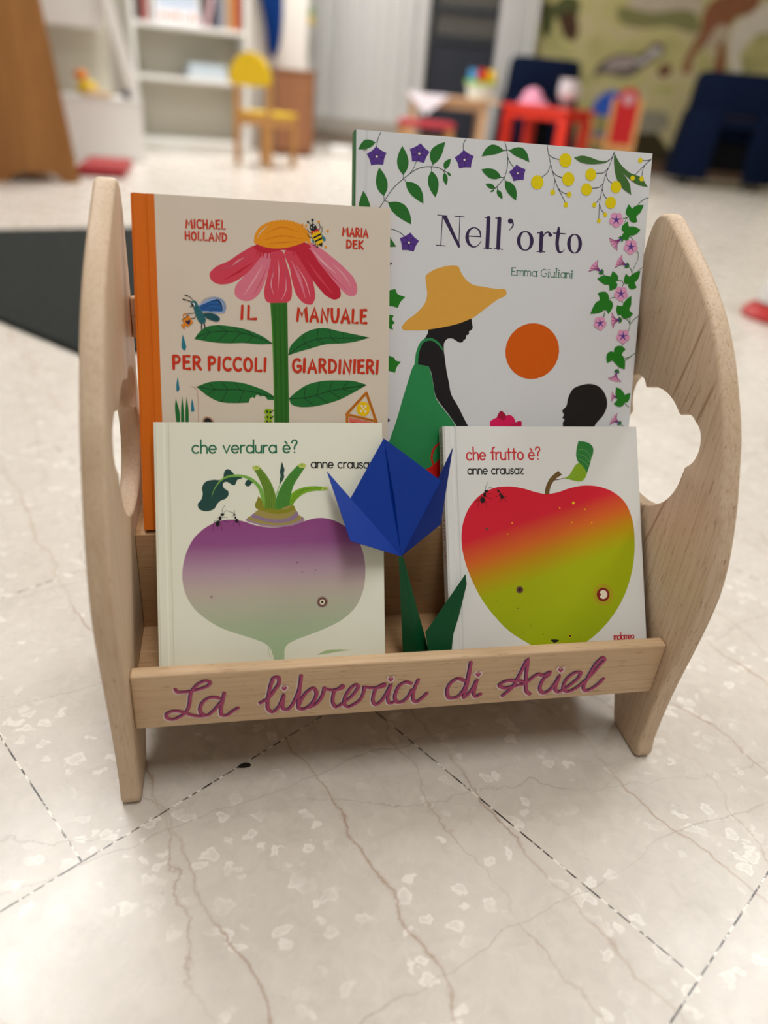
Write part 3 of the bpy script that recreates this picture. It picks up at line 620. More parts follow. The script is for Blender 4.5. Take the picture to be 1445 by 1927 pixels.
GARDEN_ART = """
S ink 0.73 74.74,253.61 74.1,229.65
S ink 0.72 70.55,253.9 78.74,253.66
S ink 0.73 70.27,229.64 78.14,229.49
P ink 73.97,253.92c 78.35,253.81c 91.22,230.29c 90.72,228.49c 89.55,228.62c
S ink 0.73 90.03,253.75 90.12,228.82
S ink 0.73 85.42,253.85 93.88,253.61
S ink 0.92 97.84,238.38 109.13,238.42
S ink 0.93,1.48,0.74,2.04,3.33,2.59,1.11,0.74,0.56 109.33,238.25 107.93,243.13 103.15,245.52 98.61,243 97.12,237.29 98.89,232.43 103.49,229.81 107.32,231.41 109.89,234.91
S ink 3.54 115.58,253.91c 115.62,230.02c
S ink 0.75 112.12,229.32 120,229.16
S ink 0.93 112.25,254.26 116.15,254.3
S ink 3.55 125.37,253.92c 125.48,229.95c
S ink 0.76 121.96,229.25 129.89,229.09
S ink 0.93 122.02,254.26 125.94,254.3
E ink 135.5 252.52 2.36 2.11
S ink 1.48,1.3,0.56 137.26,252.79 138.06,249.29 134.94,245.04
S ink 0.75,1.37,2.32,3.09,3.38,3.09,2.32,1.37,0.75,1.37,2.32,3.09,3.38,3.09,2.32,1.37,0.75 149.47,244.71 151.8,244.25 153.85,242.68 155.31,240.26 155.95,237.33 155.68,234.36 154.54,231.79 152.69,230.02 150.43,229.32 148.1,229.81 146.05,231.39 144.6,233.83 143.97,236.75 144.25,239.71 145.39,242.26 147.22,244.02 149.47,244.71
S ink 0.77,1.4,2.36,3.15,3.45,3.15,2.36,1.4,0.77,1.4,2.36,3.15,3.45,3.15,2.36,1.4,0.77 195.45,244.7 197.54,244.21 199.4,242.62 200.75,240.15 201.4,237.18 201.23,234.17 200.27,231.57 198.66,229.79 196.66,229.1 194.57,229.6 192.71,231.22 191.36,233.7 190.73,236.67 190.91,239.66 191.87,242.24 193.47,244.01 195.45,244.7
S ink 3.4 164.56,244.23c 164.74,229.45c
S ink 0.77 161.14,228.74 168.84,228.73
S ink 0.95 160.73,244.21 164.56,244.23
S ink 0.76,0.95,1.51,1.89 165.84,240.16 167.61,243.84 170.55,245.25 172.45,244.09
E ink 172.73 243.02 1.82 1.61
S ink 1.92,3.26,3.26,1.92,0.77,0.57 180.19,249.34 180.07,245.37 180.11,233.61 182.05,229.34 185.11,229.48 186.98,231.94
S ink 0.96 175.65,244.79 186.65,244.62
T sage S Emma_Giuliani 139.06 207.99 196.23 207.71 4.21 0.65
P hat 41.93,160.61 44.31,164.86 54.65,173.33 62.07,182.62 63.44,188.08 62.38,197.02 61.76,204.14 66.05,207.87 76.48,212.23 86.09,213.89 89.6,213.5 93.14,208.1 98.3,202.01 103.35,198.95 114.3,197.19 126.32,195.81 134.37,195.2 135.33,192.48 126.81,186.66 115.26,178 104.67,170.3 92.01,165.32 76.42,161.56 64.77,159.41 49.29,158.62 42.54,159.35
P black 65.35,159.61c 76.42,161.56 92.01,165.32 104.08,170.1c 105.12,164.77 105.61,162.93 104.72,160.68 103.36,159.71c 102.2,158.94 102.48,157.28 101.92,156.33 99.97,155.54 99.82,154.42 99.5,152.55 97.75,151.58 97.22,150.07 94.67,149.27 91.64,150.5 87.59,152.62 82.67,152.13 80.41,149.29 80.07,142.78 81.34,135.34 83.36,124.11 85.72,114.69 88.11,104.82 95.01,93.76 101.59,82.18 109.36,68.52 113,56.67c 104.76,56.7c 94.11,76.32 87.26,85.6 78.85,95.55 74.65,101.24 71.2,114.49 68.91,123.87 66.79,128.33c 54.38,130.34c 55.66,139.47 59.3,147.86 63.96,154.43 65.24,157.22
P dress 54.38,130.34c 66.99,128.15c 68.94,122.93 71.24,113.54 74.68,100.29 79.31,94.02 87.29,84.83 92.21,78.26 94.28,72.42 95.38,60.66 100.48,12.71c 17.39,14.02c 32.26,60.77 38.69,79.99 44.98,102.83 49.46,117.93 52.51,127.33
S dress 3.04,2.47,2.28,1.9,1.14 55.56,129.99 56.78,141.34 61.19,149.75 68.56,151.41 75.36,147.51 79.08,142.76
S bred 1.78 80.12,61.08 75.79,57.76 73.12,53.26 72.32,47.37 74.59,40.05
P bred 65.22,35.97c 72.96,40.26 80.82,47.72c 92.93,45.67 97.73,28.88 92.03,16.88c 73.56,17.15c
E sun 162.59 143.28 25.65 24.58
P black 196.77,76.6c 196.55,79.61 197.86,82.21 195.78,84.2 197.11,86.6 195.13,90.17 198.66,94.57 200.21,102.51 204.32,110.45 212.63,114.1 221.16,115.2 230.04,112.75 237.25,104.88 239.57,95.9 236.63,86.82 230.65,79.73 226.85,72.64 228.21,56.34c 201.94,56.42c
P flow1 130.84,72.48c 131.72,83.3 135.71,89.97 140.92,85.89 143.35,72.5c
P flow2 125.86,80.72c 132.32,83.69 139.83,79.4 142.36,71.51c 130.9,71.49 126.08,76.4
P flow2 139.66,82.35 142.35,86.29 146.79,85.34 149.49,82 149.27,71.52c 139.22,71.5c
P flow3 149.85,79.44 155.64,80.84 156.33,76.49 151.79,71.52c 141.31,71.51c 146.2,77.45
P ivy 23.8,188.45 30.91,191.37 35.42,192.43c 37.02,188.92 44.13,186.14c 40.05,181.87 37.88,176.95c 31.58,178.36 23.08,177.72
P ivy 24.2,168.78 31.17,170.97 34.42,170.53c 33.35,167.25 35.71,164.42c 33.09,162.17 34.31,158.58c 31.05,159.58 24.38,159.76
P ivy 24.86,136.05 31.56,136.56 35.63,135.17c 36.84,132.97 41.89,131.78c 38.14,127.07 36.71,122.21c 31.85,123.62 25.08,124.99
P ink 30.39,214.3c 32.11,213.15c 30.46,211.32c
P ink 30.79,83.39c 33.38,80.92c 30.88,79c
S stemk 0.5 20.29,314.88 18.07,309.45 17.02,303.29
S stemk 0.44 17.23,307.54 15.51,306.62
P leaf 15.97,306.92c 11.36,308.57 7.61,308.17 4.03,304.96 1.89,300.53c 5.96,300.98 10.55,302.13 13.61,303.99
P leaf 39.92,283.4c 43.31,288.73 44.13,294.04 42.03,300.6 38.45,305.86c 35.62,299.95 34.4,293.07 35.89,288.01
P leaf 64.63,292.87c 68.86,296.12 71.68,300.21 73.74,306.19 74.91,311.4c 67.92,308.62 62.87,303.9 62.17,298.95
P leaf 63.87,288.47c 61.41,283.27 61.29,278.3 64.05,272.38 68.04,267.74c 69.95,273.54 70.2,280.07 68.17,284.61
P leaf 42.01,278.65c 43.36,273.36 46.41,269.12 52.17,264.99 57.8,262.18c 57.16,269.03 53.96,275.23 49.08,277.99
P leaf 23.91,266.01c 26.56,271.68 26.68,277.02 23.71,283.29 19.47,288.1c 17.43,281.94 17.13,274.98 19.29,270.14
P leaf 27.26,261.68c 30.02,256.25 34.35,252.02 41.45,247.97 47.92,245.12c 46.5,253.28 41.98,260.04 35.81,262.32
P leaf 75.3,290.03c 77.6,291.44 79.05,293.33 79.94,296.21 80.23,298.8c 76.92,297.5 74.48,295.29 74.13,292.94
P leaf 75.08,287.73c 73.94,285.24 73.9,282.87 75.22,280.04 77.1,277.82c 77.98,280.58 78.08,283.69 77.11,285.87
P leaf 77.8,288.01c 77.84,286.87 78.33,286.05 79.5,285.44 80.77,285.19c 80.56,286.36 79.94,287.44 79.07,287.92
P leaf 6.51,269.26c 4.53,264.7c 2.97,259.46c 3.03,254.57c 12.9,255.12c 12.24,258.91c 9.8,264.75c
S stemk 0.51 18.24,253.78 24.57,262.89 32.04,273.14 40.17,280.7 45.42,284.83 51.86,289.04 58.98,291.14 63.77,291.45 69.82,291.04 74.72,289.18 78.43,287.51
S stemk 0.45 45.42,284.83 48.85,289.93 50.79,294.92
S stemk 0.44 39.99,280.96 39.8,283.39
S stemk 0.45 40.17,280.7 42.31,278.67
S stemk 0.45 24.26,263.15 23.79,266.01
S stemk 0.46 24.56,263.16 27.56,261.7
S stemk 0.45 63.48,291.33 64.8,292.99
S stemk 0.45 63.48,291.33 63.99,288.48
S stemk 0.47 74.72,289.18 75.42,290.15
S stemk 0.47 73.5,289.64 75.08,287.84
S stemk 0.46 25.62,240.96 32.81,240.22 37.66,238.52 42.87,235.15
P vinca 16.73,303.94c 20.71,301.25c 25.34,299.51c 23.53,295.04c 22.89,290.36c 17.77,290.33c 12.75,289.2c 11.42,293.64c 8.99,297.6c 13.24,300.38c
S vincad 0.41 17.88,296.96 20.71,301.25
S vincad 0.41 18.33,295.96 23.53,295.04
S vincad 0.42 17.4,295.19 17.77,290.33
S vincad 0.43 16.37,295.73 11.42,293.64
S vincad 0.41 16.66,296.82 13.24,300.38
E cream 17.33 296.13 0.95 0.87
P vinca 53.98,308.92c 57.44,305.48c 61.75,302.89c 59.02,298.67c 57.41,294.04c 52.25,294.91c 46.97,294.67c 46.53,299.4c 44.9,303.85c 49.74,305.91c
S vincad 0.42 53.71,301.63 57.44,305.48
S vincad 0.41 53.97,300.52 59.02,298.67
S vincad 0.42 52.87,299.92 52.25,294.91
S vincad 0.43 51.94,300.64 46.53,299.4
S vincad 0.43 52.46,301.7 49.74,305.91
E cream 52.99 300.88 0.98 0.89
P vinca 47.2,238.65c 50.6,235.1c 54.84,232.39c 52.14,228.2c 50.55,223.55c 45.47,224.55c 40.27,224.41c 39.85,229.2c 38.24,233.73c 43.02,235.71c
S vincad 0.43 46.92,231.29 50.6,235.1
S vincad 0.43 47.17,230.17 52.14,228.2
S vincad 0.43 46.09,229.58 45.47,224.55
S vincad 0.44 45.18,230.34 39.85,229.2
S vincad 0.43 45.69,231.39 43.02,235.71
E cream 46.21 230.56 0.96 0.89
P leaf 29.34,235.04c 31.2,232.34c 35.24,226.83c 29.53,226.23c
S stemk 0.53 92.88,315.28 90.79,311.27 90.82,306.23
P vinca 91.16,306.4c 95.3,303.82c 100.05,302.17c 98.42,297.74c 97.98,293.12c 92.8,293c 87.77,291.81c 86.23,296.16c 83.6,300.02c 87.78,302.83c
S vincad 0.41 92.62,299.54 95.3,303.82
S vincad 0.41 93.12,298.56 98.42,297.74
S vincad 0.41 92.21,297.79 92.8,293
S vincad 0.41 91.15,298.3 86.23,296.16
S vincad 0.41 91.4,299.38 87.78,302.83
E cream 92.1 298.71 0.96 0.86
S stemk 0.5 126.84,315.44 128.55,310.17 130.02,302.99 130.02,294.62 127.83,287.12 123.05,281.02 117.99,275.95
S stemk 0.5 128.97,308.96 125.95,308.12
S stemk 0.5 128.95,309.37 131.35,308.71
S stemk 0.51 129.87,303.5 132.73,298.99 136.15,295.54
S stemk 0.5 127.83,287.12 125.21,287.16
S stemk 0.5 128.45,286.63 128.55,284.84
S stemk 0.5 121.59,279.55 122.44,277.07
P leaf 126.4,308.47c 120.39,311.83 115.29,312.16 110.14,308.45 106.89,302.45c 111.9,303.55 117.97,304.75 122.44,306.19
P leaf 130.87,308.78c 134.48,306.16 138.77,304.3 144.75,302.49 149.68,300.86c 147.43,307.24 142.82,311.47 137.56,311.6
P leaf 125.11,286.94c 122.22,290.85 118.43,292.93 112.56,293.31 107.15,292.28c 110.67,288.6 115.56,285.77 120.04,285.4
P leaf 128.66,284.85c 128.94,280.28 130.83,276.4 135.07,272.3 139.48,269.35c 139.78,274.94 137.94,280.4 134.33,283.32
P leaf 120.24,278.2c 118.9,280.2 117.07,281.3 114.17,281.58 111.46,281.14c 113.13,279.23 115.5,277.75 117.71,277.5
P leaf 121.95,277.25c 121.81,274.87 122.61,272.92 124.78,271.03 127.24,269.81c 127.04,272.33 126.04,274.9 124.41,276.37
P leaf 119.38,276.56c 118.37,276.74 117.52,276.56 116.63,275.9 116.02,275.09c 117.09,275.02 118.22,275.24 118.91,275.73
P vinca 138.24,298.03c 142.2,295.96c 146.63,294.75c 145.53,290.73c 145.51,286.6c 140.85,286.21c 136.41,284.88c 134.65,288.67c 131.95,291.95c 135.49,294.67c
S vincad 0.37 140.14,292.01 142.2,295.96
S vincad 0.37 140.68,291.17 145.53,290.73
S vincad 0.38 139.92,290.44 140.85,286.21
S vincad 0.37 138.91,290.83 134.65,288.67
S vincad 0.37 139.05,291.81 135.49,294.67
E cream 139.74 291.25 0.86 0.76
S twigk 0.45 164.83,315.34 166.5,308.63 170.76,296.23 176.61,282.72 182.12,274.43 184.64,270.46
S twigk 0.45 166.52,308.42 170.7,305.76 176.48,304.77
S twigk 0.46 169.14,300.36 166.67,293.84 161.75,289.48
S twigk 0.46 170.96,295.18 175.35,291.73 180.45,290.46
S twigk 0.46 174.02,288.13 173.48,283.6 173.36,280.16
S twigk 0.46 177.15,281.89 181.19,278.69 185.84,277.46
S twigk 0.46 227.3,314.43 224.38,305.11 220.33,294.07 217.95,280.9 216.94,272.11 217.28,259.16
S twigk 0.47 222.51,300.69 218.82,297 211.92,295.9
S twigk 0.47 221.22,295.42 223.06,291.54 227.08,288.86
S twigk 0.47 219.1,288.04 214.88,284.52 208.83,283.61
S twigk 0.47 218.52,283.12 220.39,278.87 223.44,275.77
S twigk 0.47 217.4,277.06 215.17,273.65 213.21,271.57
S twigk 0.47 217.03,271.02 218.91,266.74 221.69,263.81
S twigk 0.47 265.92,313.32 257.22,305.68 249.09,297.54
S twigk 0.47 261.88,310.23 257.5,309.28 254.57,309.3
S twigk 0.47 256.77,305.11 255.42,300.67 255.21,296.3
S twigk 0.46 226.78,313.32 225.24,309.47 221.72,306.87
P olive 190.12,307.08c 196.72,309.12 204.16,308.57 211.76,306.63 218.04,306.08 223.56,307.21c 219.38,305 212.02,303.54 204.62,302.94 195.88,304.06
P olive 227.12,313.67c 229.89,306.56 236.32,298.35 244.17,289.05 246.39,280.42c 237.52,285.36 231.06,293.67 227.96,304.28
P olive 227.12,313.67c 233.12,305.7 242.62,298.75 254.43,295.16 261.85,287.73c 252.47,289.02 240.4,295.35 232.16,302.4
E mimosa 182.36 304.43 5.72 5.64
E mimosa 157.8 285.19 5.68 5.67
E mimosa 186.17 289.53 5.64 5.59
E mimosa 172.53 277.96 2.2 2.19
E mimosa 187.84 277.15 2.22 2.21
E mimosa 185.4 268.55 2.22 2.22
E mimosa 206.68 294.49 5.08 5
E mimosa 203.7 282.22 5.09 5.02
E mimosa 231.25 285.96 5.04 4.94
E mimosa 227.5 272.72 5.05 4.97
E mimosa 211.96 269.97 2.01 1.98
E mimosa 223.07 262.57 1.89 1.87
E mimosa 217.45 257.18 1.89 1.88
E mimosa 252.42 309.15 2.15 2.09
E mimosa 246.48 294.21 2.15 2.1
E mimosa 255.17 294.11 2.17 2.1
S vine 0.43 265.11,278.99 261.89,278.55 257.39,276.26 253.36,272.22
S vine 0.44 240.35,260.47 243.53,261 246,262.91
S vine 0.43 246.03,262.66 243.6,260.24 242.25,257.1
S vine 0.43 247.61,245.85 250.1,244.68 251.45,242.95
S vine 0.45 256.44,234.38 258.19,230.56 258.12,226.38 255.64,221.04 253.56,214.65
S vine 0.45 248.84,220.22 251.72,218.25 253.26,214.64
S vine 0.45 264.94,221.17 261.33,218.13 258.54,215.91
S vine 0.44 225.51,212.46 227.12,210.96
S vine 0.44 238.44,206.95 241.96,207.62 244.71,206.94 245.8,204.87
S vine 0.45 247.21,205.72 245.35,203.27 244.65,201.13
S vine 0.46 238.55,192.55 235.58,192.34 232.75,190.65
S vine 0.45 246.02,189.52 247.34,188.23
S vine 0.45 230.27,181.54 229.33,175.11
P ivy 244.8,272.49c 246.75,270.58 248.38,268.89c 250.82,271.06 254.24,272.27 259.41,272.57c 258.33,269.71 256.62,266.05 254.44,264.14 253.07,263.05c 253.47,260.77 254.59,258.37c 250.95,257.46 247.9,258.43 246.19,260.89 246.2,262.67c 243.9,263.31 242.45,266.28 243.34,269.37
P ivy 245.44,258.29c 245.91,255.77 246.87,253.77c 250.08,254.19 253.69,253.61 258.16,251.63c 255.36,248.55 251.4,246.55 248.18,246.13c 247.49,244.04 247.28,241.19c 244.1,242.33 241.6,243.75 240.9,246.28 242.6,248.94c 240.4,250.36 240,253.41 242.23,256.08
P ivy 234.31,215.33c 237.85,213.49 240.21,210.44 240.18,207.55 237.9,206.41c 239.85,204.64 239.54,201.47 236.73,199.52 232.66,198.47c 232.53,201.21 231.91,203.55c 227.46,203.64 223.74,205.59 219.99,208.06c 223.34,210.28 227.39,211.23 232.77,210.66c 233.47,212.78
P ivy 247.66,213.78c 249.93,211.88 251.49,211.15c 253.96,213.62 257.39,215.34 261.48,216.56c 260.99,212.33 259.25,208.56 256.76,206.35c 257.86,204.28 259.39,202.22c 255.82,200.38 252.14,201.15 250.72,203.48 250.87,205.07c 248.21,204.7 246.2,206.99 246.45,210.69
P ivy 221.61,195.96c 225.65,197.16 229.82,196.89 232.47,193.82 232.77,190.39c 235.86,189.17 237.39,185.5 235.98,181.19 233.57,177.92c 231.85,180.53 229.95,181.8c 225.99,179.28 220.74,178.05 215.74,177.63c 217.94,183.27 220.54,187.59 224.2,189.83c 223.34,192.97
P ivy 254.57,194.6c 255.09,190.36 255.08,186.09 253.62,182.29c 255.28,180.74 257.88,178.94c 255.14,175.9 251.01,174.7 247.3,175.66 245.9,177.76c 243.54,177.15 241.45,180.3 241.12,184.02 241.52,186.17c 243.99,185.45 246.71,185.28c 247.66,187.97 250.62,191.8
E glory 235.94 261.46 3.58 3.28
E glory 237.39 257.88 3.58 3.28
E glory 234.22 255.57 3.59 3.29
E glory 230.83 257.74 3.57 3.28
E glory 231.89 261.37 3.57 3.28
E glory 234.05 258.81 3.79 3.28
P star 233.79,263.82c 234.81,259.84c 239.22,260.47c 235.38,258.45c 237.51,254.8c 234.12,257.55c 231.02,254.67c 232.76,258.39c 228.74,260.24c 233.19,259.8c
E glory 252.12 239.26 3.57 3.28
E glory 253.45 235.62 3.58 3.29
E glory 250.21 233.44 3.58 3.29
E glory 246.89 235.74 3.57 3.28
E glory 248.07 239.33 3.57 3.28
E glory 250.15 236.68 3.78 3.28
P star 250.05,241.7c 250.94,237.68c 255.37,238.15c 251.46,236.27c 253.47,232.54c 250.17,235.42c 246.98,232.66c 248.84,236.31c 244.88,238.31c 249.32,237.71c
E glory 246.19 198.73 3.55 3.31
E glory 247.64 195.1 3.55 3.31
E glory 244.51 192.84 3.55 3.31
E glory 241.14 195.08 3.54 3.31
E glory 242.18 198.72 3.54 3.3
E glory 244.33 196.09 3.75 3.31
P star 244.06,201.15c 245.08,197.12c 249.44,197.68c 245.65,195.71c 247.77,192c 244.4,194.83c 241.34,191.99c 243.05,195.7c 239.07,197.64c 243.47,197.11c
P glory 239.58,243.27c 235.86,241.73 232.28,241.47 228.28,243.46c 229.62,240.62 231.61,237.46 234.57,234.92 237.37,233c 236.25,236.91 237.51,239.83 240.24,242.51c
S gloryd 0.56 239.36,242.07 236.96,239.02 237.06,233.25
S gloryd 0.57 239.24,242.21 236.46,239.59 234.91,235.44
S gloryd 0.57 239.1,242.37 235.88,240.25 232.41,237.98
S gloryd 0.57 238.96,242.52 235.3,240.92 230.28,240.76
S gloryd 0.56 238.84,242.66 234.8,241.49 228.46,243.13
P star 239.57,243.57c 237.31,242.24c 238.47,240.91c 240.57,242.43c
P leaf 242.33,244.48c 241.14,245.12 239.95,245.27 238.48,244.86 237.28,244.16c 238.61,243.62 240.16,243.39 241.3,243.69
P leaf 242.33,244.48c 241.18,243.83 240.53,242.97 240.36,241.62 240.6,240.36c 241.71,241.16 242.58,242.28 242.73,243.31
P glory 247.49,221.37c 244.22,223.42 242.26,225.96 242.25,229.88c 240.16,227.54 238.08,224.57 237.06,221.17 236.57,218.19c 239.78,220.85 243.18,221.29 247.08,220.51c
S gloryd 0.57 246.23,220.96 242.13,221.32 236.65,218.54
S gloryd 0.57 246.3,221.11 242.44,221.96 237.72,221.16
S gloryd 0.57 246.39,221.29 242.81,222.7 238.97,224.22
S gloryd 0.56 246.47,221.47 243.17,223.45 240.61,227.11
S gloryd 0.57 246.55,221.63 243.48,224.09 242.02,229.59
P star 247.77,221.51c 245.4,222.57c 244.68,221.08c 247.15,220.23c
P leaf 249.98,219.88c 250.05,221.06 249.63,222.01 248.51,222.92 247.24,223.5c 247.34,222.26 247.86,221.01 248.7,220.3
P leaf 249.98,219.88c 248.77,220.44 247.62,220.52 246.25,220.01 245.18,219.23c 246.51,218.78 248.01,218.66 249.07,219.03
P glory 223.28,214.82c 220.25,217.53 218.68,220.46 219.4,224.36c 216.78,222.47 214.06,219.94 212.37,216.78 211.31,213.93c 215.15,215.91 218.77,215.63 222.69,214.06c
S gloryd 0.56 221.89,214.68 217.69,215.88 211.46,214.26
S gloryd 0.57 221.99,214.82 218.13,216.45 213.06,216.64
S gloryd 0.56 222.12,214.98 218.64,217.12 214.92,219.41
S gloryd 0.57 222.24,215.14 219.16,217.78 217.18,221.94
S gloryd 0.56 222.35,215.27 219.6,218.35 219.1,224.12
P star 223.6,214.9c 221.33,216.44c 220.3,215.11c 222.72,213.76c
P leaf 225.6,212.83c 225.85,214.03 225.58,215.07 224.59,216.19 223.42,216.98c 223.33,215.7 223.66,214.33 224.39,213.46
P leaf 225.6,212.83c 224.51,213.61 223.34,213.92 221.78,213.71 220.47,213.18c 221.72,212.48 223.24,212.05 224.43,212.2
S vine 0.47 228.64,175.07 230.05,180.41
S vine 0.48 247.85,174.25 251.66,174.08 254.4,171.91 255.59,169.4 254.59,163.16
S vine 0.49 255,175.58 255.78,169.41
S vine 0.49 255.85,169.98 259.27,174.02 264.01,177.66
S vine 0.47 250.55,151.98 249.49,149.68
S vine 0.48 253.04,138.88 258.62,140.72 263.44,143.98
S vine 0.48 253.55,136.76 259.85,141.32
S vine 0.49 248.36,130.74 247.34,127.84
S vine 0.5 256.82,98.23 258.95,96.19 261.72,94.44
S vine 0.5 254.06,78.98 257.53,76.61
P ivy 253.55,147.08c 251.21,144.86 249.85,142.26c 252.32,139.73 253.84,135.73 254.28,128.94c 249.34,130.47 244.57,133.83 241.44,136.76c 238.68,135.73 236.41,134.14c 234.92,138.8 235.52,142.81 238.5,144.87 242.03,144.38c 242.07,147.51 245.03,149.86 248.83,149.95
P ivy 247.13,112.59c 251.79,110.78 255.33,107.32 256.47,105.45c 259.26,106.77 261.92,107.39c 261.71,102.69 259.97,99.14 256.8,98.41c 256.04,96.16 252.64,94.49 248.67,95.51 245.91,97.55c 248.3,99.62 249.37,101.98c 247.07,106.05
E glory 227.34 172.39 3.3 3.12
E glory 229.14 169.13 3.31 3.13
E glory 226.57 166.63 3.31 3.13
E glory 223.19 168.35 3.3 3.12
E glory 223.66 171.9 3.3 3.12
E glory 225.98 169.68 3.5 3.13
P star 225.04,174.41c 226.53,170.73c 230.46,171.76c 227.24,169.47c 229.69,166.22c 226.21,168.49c 223.79,165.46c 224.86,169.16c 220.93,170.53c 225.05,170.54c
E glory 251.57 161.21 3.49 3.29
E glory 253 157.58 3.5 3.3
E glory 249.93 155.37 3.49 3.3
E glory 246.6 157.63 3.49 3.3
E glory 247.62 161.24 3.49 3.29
E glory 249.74 158.61 3.7 3.29
P star 249.46,163.64c 250.48,159.62c 254.78,160.13c 251.04,158.21c 253.14,154.5c 249.81,157.35c 246.8,154.55c 248.48,158.23c 244.55,160.2c 248.9,159.63c
P glory 244.72,173.54c 241.46,173.99 238.8,175.54 236.7,179.35c 236.57,176.09 236.79,172.22 237.94,168.42 239.22,165.29c 239.91,169.41 241.92,171.44 244.9,172.52c
S gloryd 0.62 244.1,172.55 241.21,170.97 239.08,165.67
S gloryd 0.62 244.07,172.74 241.07,171.74 238.38,168.73
S gloryd 0.61 244.03,172.95 240.91,172.64 237.57,172.3
S gloryd 0.61 243.99,173.17 240.75,173.53 237.1,175.89
S gloryd 0.61 243.96,173.35 240.61,174.3 236.7,178.96
P star 244.83,173.82c 242.7,173.73c 243.02,171.94c 245.11,172.28c
P leaf 247.15,173.27c 246.8,174.4 246.08,175.12 244.75,175.5 243.41,175.5c 243.94,174.38 244.85,173.42 245.86,173.12
P leaf 247.15,173.27c 245.86,173.16 244.99,172.66 244.45,171.56 244.34,170.37c 245.63,170.64 246.78,171.27 247.22,172.1
P glory 245.89,126.49c 244.45,123.41 242.18,121.37 237.99,120.79c 240.97,119.35 244.64,118.01 248.53,117.64 251.84,117.65c 248.23,120.01 246.97,122.85 246.89,126.26c
S gloryd 0.54 246.61,125.48 247.18,121.95 251.45,117.67
S gloryd 0.54 246.43,125.52 246.43,122.12 248.38,118.2
S gloryd 0.55 246.22,125.57 245.54,122.32 244.81,118.82
S gloryd 0.55 246.01,125.61 244.66,122.52 241.33,119.8
S gloryd 0.55 245.83,125.65 243.91,122.69 238.35,120.64
P star 245.67,126.71c 245.09,124.55c 246.85,124.15c 247.18,126.37c
P leaf 246.9,128.81c 245.63,128.7 244.71,128.21 243.99,127.13 243.67,125.97c 244.97,126.23 246.19,126.85 246.75,127.67
P leaf 246.9,128.81c 246.58,127.71 246.77,126.72 247.63,125.63 248.71,124.84c 248.88,126.03 248.66,127.33 248.01,128.17
P glory 247.92,104.07c 245.98,104.7 244.5,105.99 243.59,108.74c 243.19,106.58 242.94,103.97 243.27,101.33 243.74,99.12c 244.57,101.79 246,102.95 247.93,103.37c
S gloryd 0.41 247.45,103.47 245.52,102.71 243.7,99.38
S gloryd 0.42 247.45,103.6 245.52,103.23 243.57,101.49
S gloryd 0.41 247.44,103.75 245.51,103.84 243.43,103.95
S gloryd 0.41 247.44,103.9 245.5,104.46 243.5,106.39
S gloryd 0.42 247.44,104.02 245.49,104.98 243.56,108.48
P star 248.02,104.24c 246.71,104.4c 246.73,103.17c 248.03,103.19c
P leaf 249.38,103.65c 249.33,104.42 248.98,104.97 248.18,105.36 247.32,105.5c 247.49,104.72 247.93,104 248.53,103.69
P leaf 249.38,103.65c 248.53,103.69 247.94,103.44 247.52,102.77 247.38,102c 248.23,102.06 249.02,102.37 249.35,102.88
P glory 253.28,79.97c 250.78,82.22 249.51,84.83 250.17,88.63c 247.96,86.54 245.64,83.82 244.19,80.61 243.26,77.76c 246.49,80.09 249.53,80.24 252.78,79.18c
S gloryd 0.56 252.11,79.68 248.62,80.35 243.39,78.09
S gloryd 0.56 252.2,79.82 249,80.94 244.76,80.55
S gloryd 0.56 252.31,79.99 249.44,81.64 246.36,83.41
S gloryd 0.56 252.42,80.15 249.88,82.33 248.28,86.08
S gloryd 0.55 252.51,80.3 250.26,82.92 249.92,88.37
P star 253.55,80.09c 251.67,81.3c 250.79,79.91c 252.8,78.9c
P leaf 255.19,78.33c 255.52,79.39 255.35,80.32 254.49,81.33 253.42,82.05c 253.24,80.91 253.44,79.69 254.08,78.91
P leaf 255.19,78.33c 254.13,79 253.11,79.17 251.88,78.77 250.91,78.09c 252.07,77.52 253.41,77.27 254.36,77.56
"""
